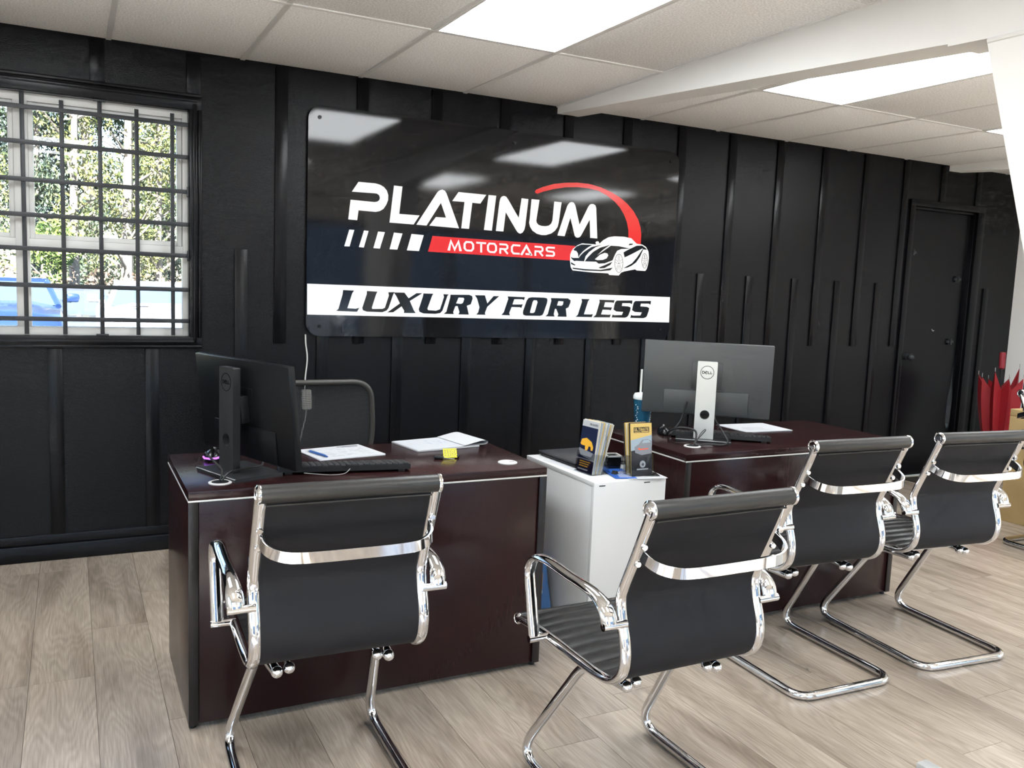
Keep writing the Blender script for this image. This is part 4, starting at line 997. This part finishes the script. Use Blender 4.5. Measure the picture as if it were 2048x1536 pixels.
wr_.build('handwriting', pm('blue_ink', (.25, .30, .50), .6), np_, smooth=False)
ky = thing('car_keys', (1.235, -1.705, DZ), 'car keys with a yellow paper tag', 'keys', None, -35)
YT = pm('yellow_key_tag', (.82, .74, .03), .5)
tgo = MB().box((-.026, -.0005, 0), (.026, .0005, .036)).build('paper_tag', YT, ky, smooth=False); tgo.location = (.020, .018, .004); tgo.rotation_euler = (R(-30), 0, R(25))
mb = MB(); rg = random.Random(4)
for k in range(6):
    x = -.022
    while x < .02:
        l = rg.uniform(.003, .008); mb.box((x, -.0008, .004 + k * .005), (x + l, -.0004, .0065 + k * .005)); x += l + .003
mb.build('tag_print', INK, tgo, smooth=False)
MB().box((-.038, -.012, .001), (-.002, .012, .012), .005).build('key_fob', BLACK_PLASTIC, ky)
MB().box((-.004, -.004, .004), (.042, .004, .0065), .001).build('key_blade', STEEL, ky).rotation_euler.z = R(-12)
MB().box((.016, .030, .001), (.050, .052, .013), .005).build('remote', BLACK_PLASTIC, ky)
MB().tube([(-.012 + .013 * math.cos(a), .016 + .013 * math.sin(a), .006) for a in [2 * math.pi * k / 16 for k in range(16)]], .0012, 6, closed=True).build('key_ring', STEEL, ky)

# ================================================================ OFFICE CHAIR BEHIND THE FIRST DESK
oc = thing('office_chair', (.975, -.72, 0), 'black mesh-back office chair behind the desk nearest the window', 'chair', None, 0)
FR = pm('grey_black_chair_frame', (.045, .043, .040), .45)
yb = -.20
out = [(p.x, p.z) for p in fillet([(-.215, 0, .60), (-.235, 0, .74), (-.215, 0, .965), (.215, 0, .965), (.235, 0, .74), (.215, 0, .60)], [.08, .085, .085, .08], 8)]
fr = [(x, yb - .04 * (1 - (x / .24) ** 2) * 0 - .03 * ((z - .6) / .36), z) for x, z in out]
MB().tube(fr + [fr[0]], .012, 10, side=None).build('back_frame', FR, oc)
# mesh back: woven bands, open between
NB = 84; V = []; F = []
mesh = MB()
def hwid(z):
    t = (z - .60) / .365
    if z < .74: return .205 + .02 * (z - .6) / .14
    if z < .90: return .225 - .014 * (z - .74) / .16
    return .211 - .07 * ((z - .90) / .065) ** 2.2
for k in range(NB):
    z = .606 + k * (.955 - .606) / NB; hw = hwid(z); y = yb - .03 * ((z - .6) / .36)
    pts = [(-hw + 2 * hw * i / 10, y - .025 * (1 - (abs(-1 + 2 * i / 10)) ** 2) * -1 * .6, z) for i in range(11)]
    for i in range(10):
        a, b = pts[i], pts[i + 1]; o = len(V); hh = .00145
        V += [(a[0], a[1], a[2] - hh), (b[0], b[1], b[2] - hh), (b[0], b[1], b[2] + hh), (a[0], a[1], a[2] + hh)]; F.append((o, o + 1, o + 2, o + 3))
for k in range(72):
    x = -.225 + .45 * k / 71
    zz = [z for z in [.606 + i * .01 for i in range(35)] if abs(x) < hwid(z)]
    for i in range(len(zz) - 1):
        o = len(V)
        for z in (zz[i], zz[i + 1]):
            y = yb - .03 * ((z - .6) / .36) + .015 * (1 - (x / .225) ** 2)
            V += [(x - .0010, y + .0006, z), (x + .0010, y + .0006, z)]
        F.append((o, o + 1, o + 3, o + 2))
mo = mobj('mesh_back', V, F, pm('black_chair_mesh', (.02, .02, .022), .7), oc); mo['kind'] = 'stuff'
MB().box((-.20, yb - .012, .58), (.20, yb + .012, .625), .01).build('lower_rail', FR, oc)
MB().box((-.235, -.17, .44), (.235, .28, .50), .03).build('seat', FABRIC, oc)
MB().tube(smooth_path([(0, yb - .01, .62), (0, yb - .06, .50), (0, yb + .02, .42), (0, .05, .41)], 5), .028, 10, side=(1, 0, 0), r2=.012).build('back_support', FR, oc)
MB().cyl((0, .04, .09), (0, .04, .44), .026, 16).build('gas_lift', CHROME, oc)
ba = MB()
for k in range(5):
    a = R(90 + 72 * k); ba.tube([(0, .04, .10), (.27 * math.cos(a), .04 + .27 * math.sin(a), .068)], [.03, .016], 8, side=(0, 0, 1), r2=[.028, .018])
bs = ba.build('star_base', BLACK_PLASTIC, oc)
for k in range(5):
    a = R(90 + 72 * k); x, y = .27 * math.cos(a), .04 + .27 * math.sin(a)
    MB().cyl((x - .012, y, .03), (x + .012, y, .03), .03, 16).box((x - .006, y - .006, .03), (x + .006, y + .006, .07)).build('caster', BLACK_PLASTIC, bs)

# ================================================================ WALL POWER ADAPTER
pa = thing('power_adapter', (1.132, -.0005, 0), 'white power adapter and cord on the wall below the sign', 'adapter')
MB().box((-.026, -.030, .705), (.026, .0, .812), .006).build('adapter_body', WHITE_PLASTIC, pa)
MB().tube(smooth_path([(-.008, -.014, .812), (-.006, -.010, .88), (.004, -.006, .98), (-.005, -.006, 1.06), (-.008, -.008, 1.11)], 5), .0038, 8).build('upper_cord', WHITE_PLASTIC, pa)
MB().tube(smooth_path([(.0, -.016, .706), (-.004, -.018, .66), (-.018, -.016, .60), (-.036, -.014, .50), (-.04, -.012, .40)], 5), .0035, 8).build('lower_cord', WHITE_PLASTIC, pa)

# ================================================================ WHITE CABINET AND WHAT STANDS ON IT
CX0, CX1, CY0, CY1, CZ = 1.749, 2.083, -1.946, -1.405, .69
cab = thing('filing_cabinet', (CX0, CY0, 0), 'white laminate cabinet standing between the two desks', 'cabinet')
cwid, cdep = CX1 - CX0, CY1 - CY0
abox('carcass', (0, .018, .02), (cwid, cdep, CZ - .019), WHITE_CAB, cab, bev=.001)
abox('cabinet_top', (-.001, .002, CZ - .018), (cwid + .001, cdep, CZ), WHITE_CAB, cab, bev=.0015)
abox('back_panel', (.0, .0, .02), (cwid, .017, CZ - .003), WHITE_CAB, cab, bev=.0015)
for x in (.022, cwid - .105): abox('dark_slot', (x, -.0006, CZ - .0175), (x + .028, .0004, CZ - .0135), BLACK_PLASTIC, cab, bev=0)
for x in (.03, cwid - .03):
    for y in (.04, cdep - .04): MB().cyl((x, y, 0), (x, y, .02), .014, 12).build('foot', BLACK_PLASTIC, cab)

lt = thing('laptop', (1.905, -1.555, CZ), 'closed black laptop lying on the white cabinet', 'laptop', None, 2)
MB().box((-.10, -.145, .004), (.165, .145, .014), .004).build('laptop_base', BLACK_PLASTIC, lt)
MB().box((-.10, -.145, .0145), (.165, .145, .021), .003).build('laptop_lid', pm('charcoal_laptop_lid', (.03, .033, .038), .35), lt)
for x in (-.08, .14):
    for y in (-.12, .12): MB().cyl((x, y, 0), (x, y, .004), .006, 8).build('rubber_foot', BLACK_PLASTIC, lt)

def brochure_holder(loc, rz, label):
    t = thing('brochure_holder', loc, label, 'brochure holder', 'acrylic brochure holders', rz)
    w, d, hb = .112, .050, .16
    # front faces -y; tilted back slightly
    T = Matrix.Rotation(R(-7), 4, 'X')
    mk = lambda lo, hi: MB().box(lo, hi).xf(T)
    mk((-w / 2, d, .003), (w / 2, d + .002, hb)).build('back_plate', ACRYL, t, smooth=False)
    fp = MB().prism([(-w / 2, .003), (w / 2, .003), (w / 2, .085), (w / 2 - .012, .085), (w / 2 - .022, .070), (-w / 2 + .022, .070), (-w / 2 + .012, .085), (-w / 2, .085)], (), 0, .002, lambda u, v, dd: (u, -dd, v)).xf(T).build('front_plate', ACRYL, t, smooth=False)
    for s in (-1, 1): mk((s * w / 2 - .001, 0, .003), (s * w / 2 + .001, d, .085)).build('side_plate', ACRYL, t, smooth=False)
    MB().box((-w / 2, -.004, 0), (w / 2, d + .055, .003)).build('base_plate', ACRYL, t, smooth=False)
    MB().tube([(0, d + .05, .003), (0, d - .005, .12)], .045, 4, side=(1, 0, 0), r2=.001).build('rear_strut', ACRYL, t, smooth=False)
    return t, T
def brochures(loc, rz, T, n, label0, design, mat_edge, spread, group):
    for k in range(n):
        lab = label0[0] if k == 0 else label0[1]
        o = thing('brochure', loc, lab, 'brochure', group if k else None, rz)
        y0 = .003 + k * .0463 / n
        Tk = T @ Matrix.Translation((0, y0, .004)) @ Matrix.Rotation(R(-spread * k / max(1, n - 1)), 4, 'X')
        MB().box((-.050, 0, 0), (.050, .0030, .205 + (.003 if k % 3 == 1 else 0))).xf(Tk).build('leaf', mat_edge[k % len(mat_edge)], o, smooth=False)
        if k == 0: design(o, Tk)
def BTm(Tk): return lambda u, v, d: tuple(Tk @ Vector((u, -d, v)))
NAVY = pm('navy_print', (.010, .016, .050), .35); GOLD = pm('gold_print', (.62, .44, .14), .45); SKYP = pm('grey_blue_print', (.32, .40, .47), .4)
DKP = pm('dark_car_print', (.035, .035, .04), .4); YEL = pm('orange_yellow_print', (.80, .42, .04), .4); REDP = pm('red_lamp_print', (.80, .12, .06), .4); CREAM = pm('cream_paper_edge', (.70, .66, .56), .6)
GREYP = pm('mid_grey_print', (.22, .23, .26), .4)
def rect(a, b, c, d): return [(a, b), (c, b), (c, d), (a, d)]
def design1(o, Tk):
    B = BTm(Tk)
    MB().prism(rect(-.050, .0, .050, .180), (), .0, .0004, B).build('navy_cover', NAVY, o, smooth=False)
    MB().prism([(-.05, .092), (.05, .080), (.05, .05), (-.05, .066)], (), .0004, .0006, B).build('road_print', GREYP, o, smooth=False)
    y = MB().prism([(-.046, .108), (-.040, .128), (-.012, .136), (.022, .124), (.036, .105), (.034, .092), (.024, .090), (.020, .104), (.008, .106), (.002, .088), (-.012, .086), (-.016, .104), (-.036, .104)], (), .0006, .0009, B); y.build('yellow_car_print', YEL, o, smooth=False)
    t = MB(); word(t, 'GUARD', -.004, .188, .0085, .008, .0018, .0018, .0, .0005, B); t.build('cover_title', INK, o, smooth=False)
    g = MB()
    for k in range(3): g.prism(rect(-.036, .040 - k * .009, .030 - k * .006, .044 - k * .009), (), .0005, .0008, B)
    g.build('yellow_text_lines', YEL, o, smooth=False)
    MB().prism(rect(-.042, .008, .020, .013), (), .0005, .0008, B).build('white_text_line', PAPER, o, smooth=False)
def design2(o, Tk):
    B = BTm(Tk)
    MB().prism([(-.050, .140), (.050, .158), (.050, .205), (-.050, .205)], (), .0, .0004, B).build('gold_header', GOLD, o, smooth=False)
    MB().prism([(-.050, .098), (.050, .112), (.050, .158), (-.050, .140)], (), .0, .0004, B).build('sky_print', SKYP, o, smooth=False)
    MB().prism([(-.050, 0), (.050, 0), (.050, .112), (-.050, .098)], (), .0, .0004, B).build('dark_print', DKP, o, smooth=False)
    MB().prism([(-.030, .090), (-.034, .112), (-.012, .124), (.004, .140), (.030, .142), (.048, .134), (.049, .085), (.0, .080)], (), .0004, .0006, B).build('car_print', GREYP, o, smooth=False)
    MB().prism([(.002, .126), (.010, .138), (.034, .139), (.044, .128)], (), .0006, .0008, B).build('car_window_print', SKYP, o, smooth=False)
    MB().prism([(-.018, .104), (-.012, .110), (-.006, .105), (.032, .106), (.032, .102), (-.008, .100), (-.014, .102)], (), .0008, .0010, B).build('red_lamp_print', REDP, o, smooth=False)
    MB().prism(rect(-.036, .168, .038, .190), (), .0004, .0006, B).build('title_box', BLACK_PLASTIC, o, smooth=False)
    t = MB(); word(t, 'ULTIMATE', -.033, .1755, .0078, .012, .0016, .0022, .0006, .0009, B)
    t.prism(rect(-.033, .170, -.004, .1725), (), .0006, .0009, B); t.prism(rect(.0, .170, .035, .1735), (), .0006, .0009, B); t.build('cover_title', GOLD, o, smooth=False)
    MB().prism(circle(.004, .044, .014, 20), (), .0004, .0007, B).prism(rect(-.024, .022, .030, .027), (), .0004, .0007, B).build('round_emblem', PAPER, o, smooth=False)
    MB().prism([(-.002, .042), (.004, .050), (.012, .044), (.006, .036)], (), .0007, .0009, B).build('emblem_mark', INK, o, smooth=False)
H1, Z1 = (1.795, -1.790, CZ), -84
bh1, T1 = brochure_holder(H1, Z1, 'clear acrylic holder of navy brochures facing the first desk')
brochures(H1, Z1, T1, 12, ('navy brochure with a yellow car, front one of its holder', 'white-edged brochure packed behind the navy front one'), design1, [PAPER, CREAM, SKYP, PAPER, GOLD], 9, 'brochures packed behind the navy one')
H2, Z2 = (1.993, -1.912, CZ), 0
bh2, T2 = brochure_holder(H2, Z2, 'clear acrylic holder of gold-topped brochures facing the viewer')
brochures(H2, Z2, T2, 6, ('gold and dark brochure headed ULTIMATE, front one of its holder', 'gold-edged brochure packed behind the ULTIMATE one'), design2, [GOLD, DKP, GOLD, CREAM], 3, 'brochures packed behind the gold one')

hb = thing('black_pen_box', (1.965, -1.735, CZ), 'black plastic box with an open clear lid between the brochure holders', 'box', None, -12)
mb = MB()
for lo, hi in (((-.028, -.03, 0), (.028, .03, .004)), ((-.028, -.03, 0), (-.025, .03, .05)), ((.025, -.03, 0), (.028, .03, .05)), ((-.028, -.03, 0), (.028, -.027, .05)), ((-.028, .027, 0), (.028, .03, .05))): mb.box(lo, hi)
mb.build('box_body', BLACK_GLOSS, hb, smooth=False)
mb = MB()
for lo, hi in (((-.032, -.034, .05), (.032, -.027, .056)), ((-.032, .027, .05), (.032, .034, .056)), ((-.032, -.034, .05), (-.025, .034, .056)), ((.025, -.034, .05), (.032, .034, .056))): mb.box(lo, hi)
mb.build('box_rim', pm('pale_plastic_rim', (.5, .5, .48), .3), hb, smooth=False)
BLUEP = pm('blue_flyer_print', (.02, .10, .42), .45)
fl = thing('blue_flyer', (1.935, -1.800, CZ + .0022), 'blue flyer with white lettering on the white cabinet', 'flyer', None, -13)
MB().box((-.045, -.135, 0), (.045, .135, .0006)).build('flyer_sheet', BLUEP, fl, smooth=False)
t = MB(); 
for k in range(5): t.box((-.02 + .004 * k, -.115 + k * .022, .0006), (.03, -.105 + k * .022, .0009))
t.build('white_lettering', PAPER, fl, smooth=False)
sheet('loose_papers', (2.000, -1.880, CZ), -8, .17, .150, 2, 'white papers overhanging the front edge of the white cabinet', 'paper')
sheet('loose_papers', (1.853, -1.640, CZ), 4, .16, .26, 1, 'white crumpled paper under the closed laptop', 'paper')
bc = thing('black_card', (2.015, -1.885, CZ + .0032), 'black glossy card lying under the gold brochure holder', 'card', None, -20)
MB().box((-.06, -.035, 0), (.06, .035, .0006)).build('card_sheet', BLACK_GLOSS, bc, smooth=False)
bc2 = thing('binder_clip', (1.905, -1.850, CZ + .003), 'small black binder clip on the blue flyer', 'clip', None, 20)
MB().prism([(-.010, 0), (.010, 0), (.004, .012), (-.004, .012)], (), -.010, .010, lambda u, v, d: (u, d, v)).build('clip_body', BLACK_PLASTIC, bc2, smooth=False)
MB().tube([(.010, -.006, .002), (.024, -.004, .004), (.024, .004, .004), (.010, .006, .002)], .0008, 6).build('clip_wire', STEEL, bc2)

# ---------------- blue bag beside the cabinet
bag = thing('blue_bag', (1.684, -1.585, 0), 'blue fabric bag on the floor between the first desk and the white cabinet', 'bag')
bm = bmesh.new(); bmesh.ops.create_cube(bm, size=1); bmesh.ops.subdivide_edges(bm, edges=list(bm.edges), cuts=5, use_grid_fill=True)
for v in bm.verts:
    x, y, z = v.co; zz = z + .5; k = 1 - .55 * max(0, zz - .35) / .65
    nz = noise.noise(Vector((x * 3, y * 3, z * 3))) * .012
    v.co = Vector((x * .105 * (1 - .1 * zz) + nz, y * .22 * k + nz, max(0, zz * .30 + (nz if zz > .05 else 0))))
bm.verts.index_update(); V = [v.co.copy() for v in bm.verts]; F = [[v.index for v in f.verts] for f in bm.faces]; bm.free()
mobj('bag_body', V, F, pm('blue_denim_fabric', (.05, .13, .30), .85, bump=(300, .5, .002)), bag, True, 80)
MB().tube(smooth_path([(0, -.10, .18), (.01, -.08, .27), (0, 0, .315), (-.01, .08, .27), (0, .10, .18)], 5), .007, 8, side=(1, 0, 0), r2=.004).build('carry_strap', pm('tan_leather', (.45, .20, .09), .5), bag)
MB().tube([(-.01 + .014 * math.cos(a), -.108, .185 + .014 * math.sin(a)) for a in [2 * math.pi * k / 16 for k in range(16)]], .002, 6, closed=True).build('metal_ring', STEEL, bag)
MB().box((-.028, -.112, .196), (.004, -.104, .212), .002).build('leather_tab', MATS['tan_leather'], bag)

# ================================================================ SECOND DESK: CUP AND PAPERS
cup = thing('drink_tumbler', (2.388, -1.344, DZ), 'tall blue patterned tumbler with a white lid and straw', 'cup')
TEAL = pm('teal_blue_tumbler', (.010, .085, .16), .3)
MB().lathe([(.031, .0), (.033, .003), (.043, .150), (.043, .152)], (0, 0, 0), 'z', 28).build('tumbler_body', TEAL, cup)
MB().lathe([(.0455, .150), (.0465, .153), (.0455, .166), (.040, .176), (.014, .181), (.010, .181)], (0, 0, 0), 'z', 28).build('lid', pm('frosty_white_lid', (.72, .76, .78), .25), cup)
MB().tube([(-.016, .0, .175), (-.014, .002, .290)], .0048, 10).build('straw', pm('white_straw', (.80, .82, .80), .35), cup)
mb = MB(); rg = random.Random(21)
for a0 in (-2.9, -.75):
    for k in range(12):
        a = a0 + rg.uniform(-.16, .16); z = .030 + k * .0085; r = .0331 + (z - .003) * .068
        mb.sphere((r * math.cos(a), r * math.sin(a), z), rg.uniform(.002, .0045), 8, (1, 1, 1))
mb.build('white_flower_print', PAPER, cup)
def faint(t, z, w, h, rg):
    mb = MB()
    for i in range(4): mb.box((-w * .3, -h * .30 + i * .02, z), (w * .05 + rg.uniform(0, .05), -h * .30 + i * .02 + .003, z + .0002))
    mb.build('printed_lines', MATS['faint_print'], t, smooth=False)
sheet('paper_stack', (3.010, -1.425, DZ), -2, .285, .226, 5, 'stack of white papers on the second desk behind the keyboard', 'paper', faint)
fo = thing('dark_folder', (2.745, -1.520, DZ), 'dark folder lying under the papers on the second desk', 'folder', None, -38)
MB().box((-.13, -.07, 0), (.13, .07, .004), .001).build('folder_cover', pm('dark_brown_folder', (.02, .016, .016), .5), fo)

# ================================================================ RIGHT EDGE: CARDBOARD BOX, UMBRELLAS, MAT, STAND
CARD = pm('tan_cardboard', (.50, .36, .17), .8, vary=(4, .12))
bx = thing('cardboard_box', (5.47, -2.05, 0), 'tall tan cardboard box cut off by the right edge', 'box')
abox('box_body', (0, 0, 0), (.62, .90, .700), CARD, bx, bev=.004)
abox('box_top_flap', (0, 0, .701), (.62, .90, .745), CARD, bx, bev=.003)
sheet('loose_papers', (5.66, -1.33, .745), 12, .216, .28, 2, 'white sheet lying on top of the cardboard box', 'paper')
def umbrella(loc, rz, tilt, canopy, handle, label, scale=1, opened=.13, script=False):
    t = thing('umbrella', loc, label, 'umbrella', 'umbrellas leaning by the right wall', rz)
    t.rotation_euler = (R(tilt), 0, R(rz)); t.scale = (scale,) * 3
    MB().cyl((0, 0, .0), (0, 0, .86), .006, 10).build('shaft', BLACK_PLASTIC, t)
    MB().lathe([(.010, .86), (.021, .87), (.022, .975), (.018, .985)], (0, 0, 0), 'z', 16).build('handle', handle, t)
    NR = 8; V = []; F = []; NZ = 10; rg = random.Random(len(label))
    ang = [2 * math.pi * k / NR + rg.uniform(-.22, .22) for k in range(NR)]; ro = [opened * rg.uniform(.72, 1.12) for k in range(NR)]; dz = [rg.uniform(-.07, .05) for k in range(NR)]
    def ring(j):
        f = j / NZ; z = .06 + .72 * f; out = []
        for k in range(NR):
            r = .012 + ro[k] * math.sin(min(1, f * 1.15) * 1.5); out.append((r * math.cos(ang[k]), r * math.sin(ang[k]), z + (dz[k] + .05) * f * f))
            k2 = (k + 1) % NR; a2 = ang[k2] + (2 * math.pi if k2 == 0 else 0); am = (ang[k] + a2) / 2
            r = .010 + .5 * (ro[k] + ro[k2]) * math.sin(min(1, f * 1.15) * 1.5) * .66; out.append((r * math.cos(am), r * math.sin(am), z - .06 * f * f))
        return out
    for j in range(NZ + 1): V += ring(j)
    for j in range(NZ):
        for k in range(NR * 2): F.append((j * 2 * NR + k, j * 2 * NR + (k + 1) % (2 * NR), (j + 1) * 2 * NR + (k + 1) % (2 * NR), (j + 1) * 2 * NR + k))
    o = mobj('canopy', V, F, canopy, t, True, 25)
    for k in range(NR):
        p = Vector(ring(NZ)[2 * k]); MB().cyl(p, p + Vector((0, 0, .028)), .0022, 6).build('rib_tip', STEEL, t)
    if script:
        mb = MB(); pts = []
        for i in range(26): pts.append((-.05 + .10 * i / 25, .008 * math.sin(i * 1.9) + .012 * i / 25))
        mb.stroke(pts, .004, 0, .002, lambda u, v, d: (u, -opened * .93 - d, .70 + v)); mb.build('script_lettering', BLACK_PLASTIC, t, smooth=False)
    return t
RED = pm('red_umbrella_cloth', (.26, .006, .012), .6, bump=(500, .2, .001)); BLK = pm('black_umbrella_cloth', (.010, .010, .012), .6)
umbrella((6.435, -.46, 0), 20, -1.5, RED, pm('red_foam_handle', (.22, .014, .025), .6), 'red umbrella standing handle-up by the black door', 1.07, .15, True)
umbrella((6.62, -.62, 0), 50, 1.0, BLK, BLACK_PLASTIC, 'black umbrella behind the cardboard box', 1.03, .11)
us = thing('umbrella_stand', (6.50, -.53, 0), 'low black rack holding the umbrellas by the right wall', 'umbrella stand')
for z in (.02, .16): MB().tube([(-.20, -.20, z), (.25, -.20, z), (.25, .20, z), (-.20, .20, z)], .006, 8, closed=True).build('rack_rail', BAR, us)
for x, y in ((-.20, -.20), (.25, -.20), (.25, .20), (-.20, .20)): MB().cyl((x, y, 0), (x, y, .17), .006, 8).build('rack_post', BAR, us)
mt = abox('door_mat', (5.90, -.34, .0), (6.50, -.03, .008), pm('dark_mat_fibre', (.035, .030, .022), .95, bump=(250, 1, .004)), bev=.003)
tag(mt, 'dark brown mat on the floor before the black door', 'mat')
ds = thing('display_stand', (2.295, -3.75, 0), 'chrome floor stand, only its foot bar showing at lower right', 'stand')
MB().box((-.024, -.30, .0), (.024, .745, .024), .006).build('foot_bar', pm('satin_silver_paint', (.55, .56, .56), .3, .2), ds)
MB().cyl((0, 0, .024), (0, 0, 1.10), .02, 16).build('post', CHROME, ds)
MB().box((-.11, -.15, 1.10), (.11, .15, 1.115), .004).build('top_plate', BLACK_PLASTIC, ds)
